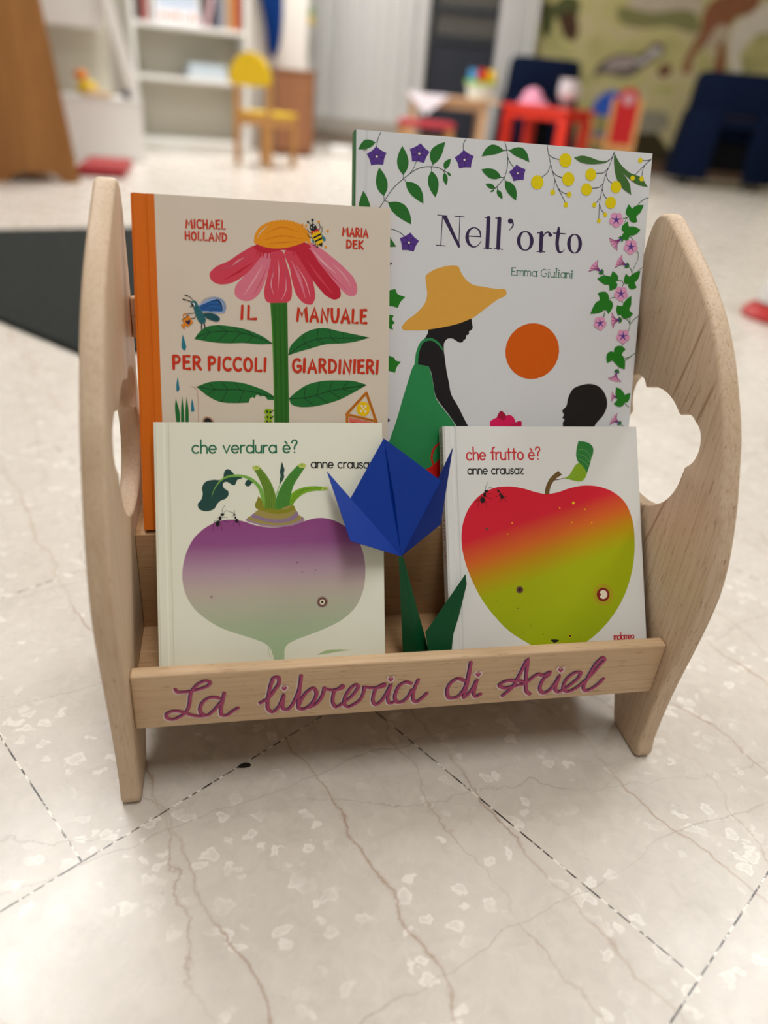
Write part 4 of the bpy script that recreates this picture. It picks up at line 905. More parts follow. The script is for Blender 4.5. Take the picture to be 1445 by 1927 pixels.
TURNIP_ART = """
P turnip 67.63,127.63 59.41,129.21 48.46,128.33 37.5,123.43 27.87,114.64 21.57,102.33 18.75,89.93 18.78,78.82 21.24,68.98 26.68,58.98 37.29,48.68 49.41,41.05 63.06,35.4 74.09,31.27 82.39,27.25 87.22,22.7 89.49,16.14c 89.28,4.69c 97.74,4.16c 98.37,15.62c 98.91,22.05 100.66,24.82 106.4,28.1 119.33,32.45 133.81,37.49 148.45,44.75 158.84,54.46 164.91,67.32 167.04,81.81 165.39,99.32 159.72,112.54 149.65,122.19 139.6,127.46 128.11,129.14 119.51,127.61 112.36,125.2 92.55,122.11 75.87,124.63
P tgreen 124.78,15.24c 133.5,18.66 142.22,18.89 155.64,17.55c 143.64,17.07 133.46,15.76
S tgreen 0.43 87.2,21.99 86.12,16.33
S tgreen 0.43 88.58,20.48 88.06,14.79
S tgreen 0.42 85.83,23.5 85.03,18.54
E spot 40.8 67.17 1.23 1.26
E spot 114.22 85 1 1
E spotd 110.23 92.86 0.57 0.57
E spot 71 87.39 0.55 0.56
E spot 124.48 82.91 0.57 0.57
E spot 103.59 93.65 0.42 0.43
E spotd 125.1 85.76 0.43 0.43
E spot 147.36 87 0.44 0.44
E ring1 130.41 59.19 4.76 4.76
E ring2 130.41 59.19 3.75 3.75
E cream 130.41 59.19 2.31 2.31
E black 130.41 59.19 1.01 1.01
T dgreen R che_verdura_è? 28.4 183.11 111.81 183.17 6 1.29
T black R anne_crausaz 123.09 170.61 175.24 169.89 4.56 0.97
P dleaf 50.38,161.9 44.13,161.65 37.88,159.89 35.31,155.54 35.73,149.96 34.49,146 31.69,142.07 32.4,138.87 35.84,136.81 40.5,136.72 44.82,138.63 47.25,142.59 50.03,144.94 53.19,146.09 55.75,148.86 55.67,152.46 52.97,154.51 51.67,156.52 52.04,158.92 54.25,159.93 56.97,158.86 58.91,157.47 60.87,156.97 62.09,158.8 63.08,161.19 65.31,162.21 67.29,162.51 65.34,163.98 61.43,165.22 59.12,168.05 56.41,170.08 54.05,169.54 52.67,166.91 52.13,163.72
P dleaf 71.62,161.5 69.6,159.51 69.17,157.5 71.12,156.03 73.11,156.49 74.33,158.24 75.94,158.87 73.98,160.67
S lgreen 0.32,0.8,1.76,2.08,2.72,3.36,3.2 42.53,148.26 45.56,155.41 52.74,162.91 62.99,164.81 72.44,162.7 80.26,155.75 83.66,145.99 85.14,139.49
S lgreen 0.65,0.49 93.72,147.45 96.27,154.73 98.37,159.57
P dleaf 99.22,175.39 100.21,172.54 101.21,169.29 100.5,166.04 100.86,163.6 99.18,159.97 97.12,157.56 97.19,161.21 97.89,164.45 97.47,167.7 98.17,170.93 98.62,173.77
S lgreen 0.24 97.13,157.96 99.25,163.62
P stalk3 104.47,139.13c 105.86,148.89 109.16,151.7 115.72,154.46 123.91,155.5 134.18,154.79c 133.72,151.67c 124.66,151.48 118.09,149.93 112.32,146.34 108.16,141.52 106.47,137.47c
E cut 133.91 153.23 2.64 1.65
E lgreen 133.91 153.23 0.99 0.66
P stalk1 84.3,137.07c 84.86,145.98 83.42,154.09 80.38,162.61 75.62,171.28c 81.35,171.48c 86.81,164.56 91.45,155.6 93.72,147.45 93.93,136.89c
E cut 78.32 171.1 3.02 1.93
E lgreen 78.56 171.26 0.79 0.64
P stalk2 92.72,136.91c 94.52,147.44 99.55,157.93 105.35,166 112.62,173.42c 118.88,172.23c 113.44,164.29 108.42,156.19 105.83,147.26 104.83,136.68c
E cut 115.7 172.58 3.26 2.04
E lgreen 115.54 172.91 0.82 0.65
S stripe 0.41 85.91,137.85 86.49,147.57 83.86,156.51 78.88,167.06
S stripe 0.41 87.92,137.82 88.5,147.54 85.48,157.3 79.69,167.86
S stripe 0.4 89.92,137.78 90.34,147.51 87.49,158.08 81.28,167.85
S stripe 0.4 91.93,137.74 92.09,146.67 89.09,158.06
S stripe 0.41 95.55,137.27 96.94,147.4 101.97,157.9 111.09,169.2
S stripe 0.41 97.56,137.23 98.95,147.37 103.57,157.07 112.7,168.37
S stripe 0.4 99.58,137.19 100.97,147.34 105.6,157.04 114.33,168.36
S stripe 0.4 101.6,137.15 102.74,146.5 106.79,155.4
S stripe 0.41 103.38,137.12 104.18,145.66 107.58,154.57
S stripe 0.41 106.11,139.92 110.7,147.19 118.14,152.8 128.82,154.12
S stripe 0.41 105.74,142.37 109.92,149.24 117.33,153.62
P crown1 69.25,129.13 71.82,130.69 76.61,131.56 93.41,130.4 109.6,130.87 115.3,130.34 116.9,128.09 110.3,124.31 101.34,122.64 93.26,122.42 84.44,123.28 76.49,125.5
P crown2 70.62,130.48 73.43,132.03 93.44,132.02 112.47,131.63 114.89,130.1 110.35,126.76 101.37,124.11 93.29,123.89 84.47,124.91 76.52,127.11
P crown3 73.43,131.63 75.05,133.62 93.48,134.46 110.9,134.93 112.06,131.64 107.93,128.04 100.59,126 93.32,125.68 86.11,126.9 78.95,129.08
P crown2 76.25,133.59 77.89,135.98 93.51,136.09 108.12,139.07 110.09,135.35 107.18,131.74 100.65,129.02 93.37,128.61 86.16,129.74 79.8,131.9
P crown4 76.79,141.26 78.45,144.46 79.71,148.08c 82.05,145.21 83.57,141.14 85.1,137.46 89.52,137.79 93.52,136.9 97.56,137.23 101.59,136.74 104.86,138.31 108.14,139.88 109.31,137.41 105.61,135.03 99.92,133.52 93.46,133.24 87.05,134.59 80.69,136.74 77.54,138.42
E black 46.91 126.18 1.56 2.4
E black 48.95 130.54 1.1 1.92
E black 50.74 133.47 1.56 1.12
E black 47.97 128.32 0.47 0.64
S black 0.28 51.23,134.5 50.82,137.72 52.92,140.88
S black 0.28 51.77,134.09 53.38,136.46 57.3,135.82
S black 0.28 49.32,129.33 52.05,128.47 55.16,127.03
S black 0.28 49.35,130.93 52.11,131.43 54.85,131.22
S black 0.28 46.17,128.2 44.04,127.04 43.28,120.65
S black 0.28 48.51,128.14 49.61,124.11 50.55,120.47
S black 0.28 48.14,128.95 44.62,128.63 44.36,127.44
S black 0.28 48.56,130.15 46.78,131.23
E black 62.03 128.24 1.19 1.78
E black 61.14 130.92 0.71 1.13
E black 60.24 133.11 1.02 0.81
S black 0.28 60.02,133.92 58.86,135.15 56.88,134.79
S black 0.28 60.81,134.15 60.21,135.53 60.86,136.72
S black 0.28 61.51,129.87 63.47,129.02
S black 0.28 60.73,130.29 59.88,127.08 59.58,123.87
S black 0.28 62.67,128.63 63.82,126.59 64.16,123.76
S black 0.28 60.75,131.09 58.01,131.95
"""
APPLE_ART = """
P apple 92.69,144.83 82.69,146.67 71.7,149.98 58.52,152.05 43.11,150.59 29.8,143.92 19.66,132.71 13.76,118.41 12.36,104.07 14.73,87.61 19.53,73.12 28.45,54.37 40.71,37.46 53.2,24.56 68.08,14.54 85.33,5.36 96.32,2.67 109.82,3.99 126.02,12.07 142.61,24.22 157.26,40.43 168.81,61.21 175.07,82.38 177.03,101.66 175.47,121.1 168.1,137.42 156.85,146.23 144.29,150.71 130.51,151.96 116.69,150.01 102.88,145.95
E ring2 36.02 114.78 1.3 1.24
E ring2 64.12 60.5 3.3 3.1
E black 64.12 60.5 1.54 1.45
E yel 109.79 17.72 1.57 1.45
E black 109.79 17.72 1.01 0.94
E yel 118.55 136.35 1.37 1.27
E yel 105.19 132.13 0.67 0.64
E yel 129.47 130.4 0.69 0.64
E yel 116.13 118.77 0.68 0.63
E yel 135.53 118.12 0.69 0.64
E yel 59.58 119.63 0.66 0.63
E yel 54.79 109.96 0.66 0.62
E black 40.45 63.1 0.43 0.41
E black 43.22 51.28 0.44 0.41
E black 61.9 44.29 0.44 0.41
E black 72.66 28.72 0.44 0.41
E black 66.22 22.25 0.44 0.41
E black 84.46 20.69 0.44 0.41
E ringo 143.36 53.09 9.67 9.51
E apple2 143.36 53.09 8.28 8.24
E ringo 143.36 53.09 6.9 6.98
E ring3 143.36 53.09 6.21 6.13
E cream 143.59 53.09 3.91 4.01
P ring3 139.55,54.94c 141.33,53.81 140.78,52.14 139.37,51.36c
P black 91.32,15.16 95.78,15.34 99.1,14.54 94.54,12.5
T molo R molomeo 152.12 12.15 171.59 11.96 3.52 0.99
T fred R che_frutto_è? 19.78 175.86 88.36 176.04 6.47 1.38
T black R anne_crausaz 20.36 163.36 71.74 163.11 4.6 0.98
P fl1 110.34,158.75c 115.07,161.03 119.02,166.2 122.5,170.96 126.32,173.11c 130.44,171.33 133.46,166.08 132.82,162.59 131.25,159.13 127.84,156.12 123.18,155.91 116.75,157.38
P fl2 126.04,192.57c 132.37,191.86 136.97,190.1 139.83,187.02 140.18,182.64 137.68,175.65 134.95,167.81 132.84,163.03c 131.16,166.97 127.64,171.35 124.95,173.55 123.29,177.92 123.56,183.58
S flv 0.27 110.8,158.74 121.56,160.97 131.59,166.09
S flv 0.27 137.25,176.53 135.59,180.91 131.07,184.43 125.47,184.45
S flv 0.27 136.14,173.04 132.63,177.87 124.35,180.53
S flv 0.27 134.85,169.55 130.57,173.95 125.09,176.6
S flv 0.27 140.18,182.64 136.69,174.78
S flv 0.27 116.88,160.15 120.79,164.45
P stk 91.53,144.77c 92.1,149.23 94.06,154.36 97.5,159.49 101.31,162.73 105.4,165.63c 108.64,161.97c 103.44,159 99.59,155.16 96.9,150.45 95.64,144.71c
S stk2 0.8,0.53 100.61,157.3 105.69,157.85 110.52,158.74
E black 32.9 140.34 2.12 2.79
E black 35.03 144.95 1.32 2.2
E black 36.56 148.05 1.77 1.19
S black 0.3 35.91,149.33 36.47,152.54 38.66,156.32
S black 0.3 37.83,148.97 39.52,151.23 43.48,150.58
S black 0.3 35.26,144.1 39.15,141.93 41.75,140.79
S black 0.3 35.75,145.36 41.08,146.13
S black 0.3 32.07,141.62 28.93,139.99 25.65,139.2
S black 0.3 31.16,140.8 29.48,138.3 28.52,133.94
S black 0.3 34.73,142 35.9,138.18 36.35,133.79
S black 0.3 33.49,144.13 30.35,142.49 27.62,140.01
E black 50.98 142.84 1.52 1.87
E black 49.49 145.41 0.89 1.35
E black 47.98 147.72 1.15 0.85
S black 0.31 47.57,148.57 47.05,151.13 47.71,151.97
S black 0.3 48.72,148.56 45.63,149.03
S black 0.31 50.35,144.72 53.09,146.37
S black 0.3 52.5,142.99 55.88,142.76
S black 0.3 52.02,142.14 53.74,140.42 54.83,138.87
S black 0.31 49.8,142.18 49.64,138.37
S black 0.3 49.01,144.74 45.2,142.68
"""
RAIL_ART = """
S wht 3.72 32.41,39.63 33.97,36.68 37.57,36.35 43.38,36.63 50.74,38.39 57.72,41.79 59.13,44.47 56.87,46.26 51.74,45.11 46.74,40.15 43.66,33.37 42.3,23.28 39.55,15.25 33.96,9.94 27.94,7.82 24.4,10.07 24.18,13.65 27.72,16.42 32.85,16.54 38.6,13.88 44.36,10.57 49.96,9.16 54.76,9.52
S wht 3.88 66.08,26.8 62.87,28.54 58.73,28.72 53.58,25.3 50.34,18.36 51.12,12 55.06,9.49 60.15,13.63 64.06,19.11 66.87,23.01
S wht 3.83 69.49,32.24 67.76,22.92 66.3,13.65 67.22,8.69 70.38,7.95 75.16,11.72 79.93,15.26
S wht 3.96 97.76,19.02 103.42,23.32 109.17,32.56 112.59,41.07 111.49,45.63 108.62,45.47 106.4,39.98 104.62,29.87 103.43,18.48 104.69,10.5 107.33,8.1 111.18,11.36 114.21,18.09 116.58,25.86 115.63,16.26 116.48,10.63 119.3,9.49 122.82,13.43 125.8,20.59 128.67,30.81 129.99,45.7
S wht 3.91 129.99,45.7 129.34,34.9 128.81,24.53 128.25,15.05 128.83,10.28
S wht 4.07 128.62,12.87 131.53,21.54 136,28.7 140.27,31.45 142.59,27.47 141.48,18.48 136.99,11.42 132.01,8.89 128.83,10.28
S wht 4.23 137.92,10.45 142.05,12.77 146.47,18.94 148.72,26.16 149.2,30.67
S wht 3.5 148.87,30.56 152.69,28.6 157.68,28.01 162.32,30.24 163.99,32.15 164.94,30.89 162.62,28.6 159.12,27.88
S wht 3.88 157.91,27.69 156.8,20.67 157.41,12.5 159.83,8.63 163.11,10.44 166.22,13.32 171.02,17.85 175.14,24.06 177.12,29.82 175.75,32.15 172.53,30.23 168.55,23.91 166.41,16.02 167.3,10.03 170.02,7.79 174.97,10.21 179.56,14.64 182,22.09 182.34,28.77
S wht 3.54 182.21,29.08 187.25,27.59 193.44,27.79 198.08,30.65 199.42,30.83 199.54,29.33 196.86,27.48 193.5,27.04
S wht 3.89 192.48,27.13 190.82,19.03 191.16,11.41 193.48,7.98 197.16,10.84 201.02,18.4 204.66,29.18 203.67,20.88 203.51,13.3 205.39,8.83 208.15,9.03 210.48,11.42
S wht 4.08 221.78,29.48 217.57,31.48 213.23,29.03 210,21.81 209.6,13.5 212.33,8.94 216.25,9.19 220.62,14.46 223.33,22.13
S wht 4.08 227.74,32.99 225.82,24.92 225.01,15.89 226.21,9.94 228.75,8 232.4,11.22 236.92,16.94
S wht 4.31 268.26,28.81 261.99,31.3 256.19,26.17 254.76,16.41 257.95,9.6 264.44,10.26 268.92,17.12 270.78,28.59 271.16,48.6
S wht 4.19 271.16,48.6 271.65,34.63 271.24,19.91 270.77,9.42 275.43,15.04 279.4,27.61 279.09,17.96 279.16,12.18 281.36,9.2 285.31,11.62
S wht 4.47 306.06,7.94 312.6,16.24 317.39,31.56 321.71,47.56 323.02,35.29 325.24,20.17 328.09,10.27 330.99,7.7
S wht 4.45 325.06,22.2 314.09,24.64 304.34,23.98 300.95,20.78 304.86,17.43 315.18,18.53 324.64,21.23 331.82,28.62 334.27,30.41 339.44,28.48 345.2,31.74 344.9,29.28 341.17,24.84 339.17,17.69 340.55,10.69 344.43,7.51 348.73,10.46 352.21,17.32 355.02,26.18 354.03,16.39 354.66,10.45 357.87,7.84 362.59,10.77 369.43,17.1 374.12,24.58 374.43,28.59 370.31,29.68 364.54,25.38 361.24,17.04 362.29,10.28 367.06,7.26 373.57,10.56 379.65,17.49 385.83,26.39 391.04,37.27 393.64,42.53 391.33,44.43 387.5,40.03 383.96,29.07 381.64,17.83 381.23,10.66 384.43,6.74 389.57,8.88 394.65,13.88 398.08,19.5
S mauve 3.15 33.18,40.56 34.75,37.61 38.34,37.29 44.15,37.57 51.5,39.33 58.49,42.73 59.89,45.4 57.63,47.19 52.5,46.04 47.51,41.09 44.44,34.32 43.08,24.23 40.34,16.21 34.75,10.91 28.73,8.79 25.19,11.04 24.97,14.61 28.5,17.38 33.64,17.5 39.38,14.85 45.15,11.54 50.75,10.14 55.55,10.5
S mauve 3.29 66.85,27.76 63.64,29.5 59.5,29.67 54.36,26.25 51.12,19.32 51.91,12.97 55.85,10.47 60.93,14.6 64.84,20.08 67.64,23.97
S mauve 3.29 70.26,33.19 68.53,23.88 67.08,14.63 68,9.67 71.16,8.93 75.94,12.7 80.7,16.24
S mauve 3.38 98.53,20 104.18,24.29 109.92,33.52 113.34,42.03 112.23,46.58 109.37,46.41 107.15,40.93 105.38,30.83 104.19,19.46 105.45,11.49 108.1,9.09 111.95,12.35 114.97,19.07 117.34,26.84 116.39,17.25 117.24,11.62 120.06,10.49 123.58,14.43 126.55,21.58 129.42,31.79 130.73,46.65
S mauve 3.29 130.73,46.65 130.09,35.87 129.57,25.51 129.01,16.04 129.6,11.28
S mauve 3.45 129.38,13.87 132.29,22.52 136.75,29.67 141.01,32.42 143.33,28.45 142.24,19.48 137.74,12.42 132.78,9.89 129.6,11.28
S mauve 3.59 138.67,11.46 142.8,13.77 147.22,19.94 149.47,27.14 149.94,31.65
S mauve 2.97 149.62,31.53 153.43,29.58 158.42,28.99 163.06,31.23 164.72,33.13 165.68,31.88 163.36,29.58 159.86,28.86
S mauve 3.26 158.65,28.68 157.55,21.66 158.16,13.51 160.59,9.64 163.86,11.45 166.97,14.33 171.76,18.86 175.87,25.06 177.86,30.81 176.48,33.14 173.26,31.21 169.29,24.91 167.16,17.03 168.05,11.05 170.77,8.81 175.72,11.23 180.3,15.65 182.74,23.1 183.07,29.76
S mauve 3.03 182.94,30.07 187.98,28.59 194.17,28.78 198.8,31.64 200.14,31.82 200.27,30.33 197.59,28.48 194.23,28.03
S mauve 3.26 193.21,28.13 191.56,20.04 191.9,12.43 194.22,9 197.9,11.87 201.75,19.41 205.39,30.18 204.4,21.89 204.24,14.32 206.13,9.86 208.88,10.06 211.21,12.45
S mauve 3.46 222.5,30.48 218.29,32.48 213.95,30.03 210.73,22.82 210.33,14.52 213.06,9.97 216.99,10.22 221.35,15.49 224.05,23.14
S mauve 3.46 228.45,33.99 226.54,25.94 225.74,16.92 226.94,10.98 229.48,9.04 233.12,12.25 237.64,17.97
S mauve 3.63 268.96,29.83 262.69,32.31 256.89,27.19 255.48,17.44 258.66,10.64 265.15,11.3 269.63,18.16 271.48,29.61 271.85,49.6
S mauve 3.55 271.85,49.6 272.34,35.64 271.95,20.94 271.49,10.47 276.13,16.08 280.1,28.63 279.79,19 279.86,13.23 282.07,10.25 286.01,12.67
S mauve 3.79 306.76,9 313.29,17.29 318.08,32.59 322.38,48.57 323.7,36.31 325.92,21.22 328.78,11.34 331.68,8.77
S mauve 3.77 325.75,23.24 314.78,25.68 305.04,25.02 301.64,21.82 305.55,18.47 315.87,19.58 325.33,22.28 332.5,29.66 334.94,31.45 340.12,29.53 345.87,32.78 345.57,30.32 341.85,25.88 339.85,18.75 341.23,11.75 345.12,8.58 349.41,11.53 352.88,18.38 355.69,27.23 354.7,17.46 355.34,11.52 358.55,8.91 363.27,11.84 370.1,18.16 374.78,25.64 375.09,29.64 370.97,30.73 365.2,26.44 361.91,18.11 362.96,11.36 367.74,8.35 374.24,11.64 380.32,18.56 386.49,27.45 391.69,38.31 394.29,43.57 391.98,45.47 388.15,41.07 384.62,30.12 382.3,18.9 381.89,11.74 385.09,7.83 390.23,9.97 395.3,14.96 398.73,20.58
S plum 0.76 32.22,41.24 33.78,38.3 37.37,37.98 43.17,38.26 50.51,40.02 57.49,43.41 58.9,46.09 56.64,47.87 51.52,46.72 46.52,41.77 43.45,35.01 42.09,24.95 39.34,16.94 33.76,11.64 27.74,9.52 24.21,11.77 23.99,15.34 27.52,18.1 32.65,18.22 38.39,15.57 44.14,12.28 49.73,10.87 54.53,11.24
S plum 0.79 65.83,28.47 62.62,30.21 58.49,30.38 53.35,26.97 50.12,20.04 50.89,13.7 54.82,11.21 59.91,15.33 63.82,20.8 66.61,24.69
S plum 0.78 69.24,33.89 67.51,24.6 66.05,15.36 66.97,10.41 70.12,9.67 74.89,13.43 79.65,16.97
S plum 0.81 97.46,20.73 103.11,25.02 108.85,34.24 112.27,42.73 111.17,47.27 108.31,47.11 106.09,41.63 104.31,31.55 103.12,20.2 104.37,12.24 107.01,9.84 110.86,13.1 113.88,19.81 116.25,27.56 115.3,17.99 116.14,12.37 118.96,11.24 122.48,15.17 125.45,22.31 128.32,32.51 129.65,47.35
S plum 0.79 129.65,47.35 128.99,36.58 128.46,26.24 127.9,16.79 128.48,12.03
S plum 0.83 128.26,14.62 131.18,23.26 135.64,30.4 139.9,33.14 142.21,29.18 141.11,20.22 136.62,13.17 131.65,10.65 128.48,12.03
S plum 0.84 137.55,12.21 141.67,14.52 146.09,20.68 148.34,27.87 148.82,32.38
S plum 0.71 148.49,32.26 152.3,30.31 157.28,29.72 161.91,31.96 163.58,33.86 164.53,32.61 162.22,30.31 158.72,29.59
S plum 0.78 157.52,29.41 156.41,22.41 157.01,14.26 159.43,10.4 162.7,12.21 165.81,15.09 170.6,19.61 174.71,25.8 176.69,31.54 175.32,33.87 172.11,31.94 168.13,25.65 166,17.78 166.88,11.81 169.6,9.57 174.54,11.99 179.12,16.41 181.57,23.84 181.9,30.5
S plum 0.72 181.77,30.8 186.81,29.33 192.99,29.52 197.61,32.38 198.95,32.56 199.08,31.07 196.4,29.22 193.04,28.78
S plum 0.8 192.02,28.87 190.37,20.8 190.7,13.2 193.02,9.77 196.69,12.63 200.54,20.17 204.19,30.92 203.19,22.64 203.03,15.09 204.91,10.63 207.66,10.83 209.99,13.22
S plum 0.84 221.28,31.23 217.07,33.22 212.74,30.77 209.51,23.58 209.11,15.29 211.83,10.75 215.75,10.99 220.12,16.25 222.82,23.9
S plum 0.83 227.23,34.73 225.31,26.69 224.5,17.68 225.69,11.75 228.23,9.82 231.87,13.02 236.39,18.74
S plum 0.87 267.67,30.58 261.42,33.06 255.62,27.95 254.2,18.21 257.37,11.43 263.85,12.09 268.33,18.94 270.19,30.37 270.58,50.32
S plum 0.85 270.58,50.32 271.06,36.39 270.65,21.71 270.17,11.25 274.82,16.86 278.79,29.4 278.48,19.78 278.54,14.01 280.74,11.04 284.69,13.46
S plum 0.9 305.4,9.8 311.93,18.07 316.72,33.35 321.04,49.31 322.34,37.07 324.55,22 327.38,12.14 330.28,9.57
S plum 0.91 324.37,24.02 313.42,26.45 303.69,25.79 300.3,22.6 304.2,19.26 314.5,20.36 323.95,23.06 331.12,30.43 333.56,32.22 338.73,30.3 344.47,33.55 344.17,31.09 340.45,26.66 338.45,19.54 339.82,12.56 343.7,9.39 347.99,12.34 351.47,19.17 354.27,28.01 353.28,18.25 353.91,12.33 357.11,9.72 361.83,12.65 368.66,18.96 373.34,26.43 373.66,30.43 369.54,31.51 363.77,27.22 360.48,18.9 361.52,12.16 366.29,9.16 372.78,12.45 378.86,19.36 385.03,28.24 390.23,39.08 392.84,44.33 390.53,46.23 386.7,41.84 383.17,30.91 380.84,19.71 380.42,12.55 383.62,8.65 388.75,10.79 393.82,15.77 397.25,21.38
S mauve 1.98 33.46,40.33 35.02,37.39 38.62,37.06 44.43,37.34 51.79,39.1 58.77,42.5 60.18,45.18 57.91,46.97 52.79,45.82 47.79,40.86 44.72,34.09 43.36,24 40.62,15.98 35.03,10.67 29.01,8.55 25.47,10.8 25.25,14.38 28.78,17.15 33.92,17.26 39.67,14.61 45.44,11.31 51.04,9.9 55.84,10.26
S mauve 2.04 67.14,27.53 63.93,29.27 59.79,29.44 54.64,26.02 51.41,19.09 52.2,12.73 56.14,10.23 61.22,14.36 65.13,19.84 67.93,23.73
S mauve 2.01 70.55,32.96 68.82,23.65 67.38,14.39 68.3,9.43 71.46,8.69 76.24,12.46 81,16
S mauve 2.08 98.84,19.76 104.49,24.05 110.23,33.29 113.64,41.8 112.53,46.35 109.67,46.19 107.45,40.7 105.68,30.6 104.5,19.22 105.76,11.25 108.41,8.85 112.26,12.11 115.29,18.83 117.65,26.6 116.7,17 117.56,11.38 120.38,10.24 123.9,14.18 126.87,21.34 129.73,31.55 131.05,46.42
S mauve 2.04 131.05,46.42 130.4,35.63 129.88,25.27 129.33,15.8 129.92,11.03
S mauve 2.14 129.7,13.63 132.6,22.28 137.07,29.44 141.33,32.18 143.65,28.22 142.56,19.23 138.07,12.18 133.1,9.65 129.92,11.03
S mauve 2.18 139,11.21 143.13,13.52 147.54,19.7 149.79,26.9 150.26,31.41
S mauve 1.84 149.94,31.3 153.76,29.34 158.75,28.75 163.38,30.99 165.05,32.9 166.01,31.64 163.69,29.34 160.19,28.62
S mauve 2 158.98,28.44 157.88,21.42 158.49,13.26 160.92,9.39 164.2,11.2 167.3,14.09 172.1,18.61 176.21,24.82 178.19,30.57 176.81,32.9 173.59,30.97 169.62,24.67 167.49,16.78 168.38,10.8 171.11,8.56 176.06,10.98 180.64,15.4 183.08,22.85 183.41,29.52
S mauve 1.86 183.27,29.83 188.32,28.34 194.51,28.54 199.15,31.4 200.49,31.58 200.61,30.09 197.93,28.24 194.57,27.79
S mauve 2.04 193.55,27.88 191.9,19.8 192.25,12.18 194.57,8.75 198.25,11.62 202.1,19.16 205.73,29.94 204.75,21.64 204.59,14.07 206.48,9.61 209.24,9.81 211.57,12.2
S mauve 2.15 222.85,30.24 218.64,32.24 214.3,29.79 211.08,22.58 210.68,14.27 213.42,9.72 217.34,9.96 221.71,15.23 224.41,22.89
S mauve 2.17 228.81,33.75 226.9,25.69 226.1,16.66 227.3,10.72 229.84,8.78 233.49,11.99 238.01,17.72
S mauve 2.25 269.33,29.58 263.06,32.07 257.26,26.94 255.85,17.19 259.04,10.39 265.53,11.05 270.01,17.91 271.86,29.37 272.22,49.36
S mauve 2.2 272.22,49.36 272.72,35.39 272.32,20.69 271.86,10.21 276.51,15.82 280.48,28.39 280.17,18.75 280.25,12.97 282.45,9.99 286.4,12.41
S mauve 2.35 307.16,8.74 313.69,17.03 318.47,32.34 322.77,48.33 324.09,36.07 326.32,20.96 329.18,11.07 332.09,8.51
S mauve 2.34 326.15,22.99 315.17,25.43 305.42,24.77 302.03,21.57 305.95,18.22 316.26,19.32 325.73,22.02 332.9,29.41 335.34,31.19 340.52,29.27 346.27,32.53 345.97,30.07 342.25,25.63 340.25,18.49 341.64,11.49 345.53,8.31 349.82,11.27 353.3,18.12 356.1,26.98 355.12,17.2 355.75,11.26 358.97,8.65 363.69,11.58 370.52,17.9 375.2,25.38 375.51,29.39 371.38,30.48 365.62,26.18 362.33,17.85 363.38,11.09 368.16,8.08 374.67,11.38 380.74,18.3 386.91,27.19 392.11,38.06 394.71,43.32 392.4,45.22 388.57,40.82 385.04,29.87 382.73,18.64 382.32,11.48 385.52,7.56 390.66,9.7 395.74,14.7 399.17,20.32
P wht 117.6,30.05c 114,35.83 115.47,38.74 117.51,36.2c 119.75,38.37 121.06,35.21
P mauve 117.58,31.81c 115.39,35.3 116.28,37.07 117.52,35.53c 118.88,36.85 119.67,34.93
P wht 205.13,32.18c 200.89,38.1 202.23,41.09 204.58,38.48c 206.77,40.71 208.4,37.47
P mauve 204.97,33.98c 202.4,37.56 203.21,39.38 204.64,37.79c 205.97,39.15 206.95,37.18
P wht 281.09,31.03c 276.27,37.1 277.49,40.16 280.12,37.49c 282.28,39.78 284.19,36.45
P mauve 280.81,32.87c 277.89,36.55 278.63,38.41 280.22,36.79c 281.53,38.17 282.69,36.15
P wht 356.32,29.96c 350.91,36.18 351.99,39.32 354.91,36.58c 357.04,38.92 359.24,35.51
P mauve 355.92,31.85c 352.63,35.62 353.29,37.52 355.06,35.86c 356.35,37.28 357.69,35.21
"""
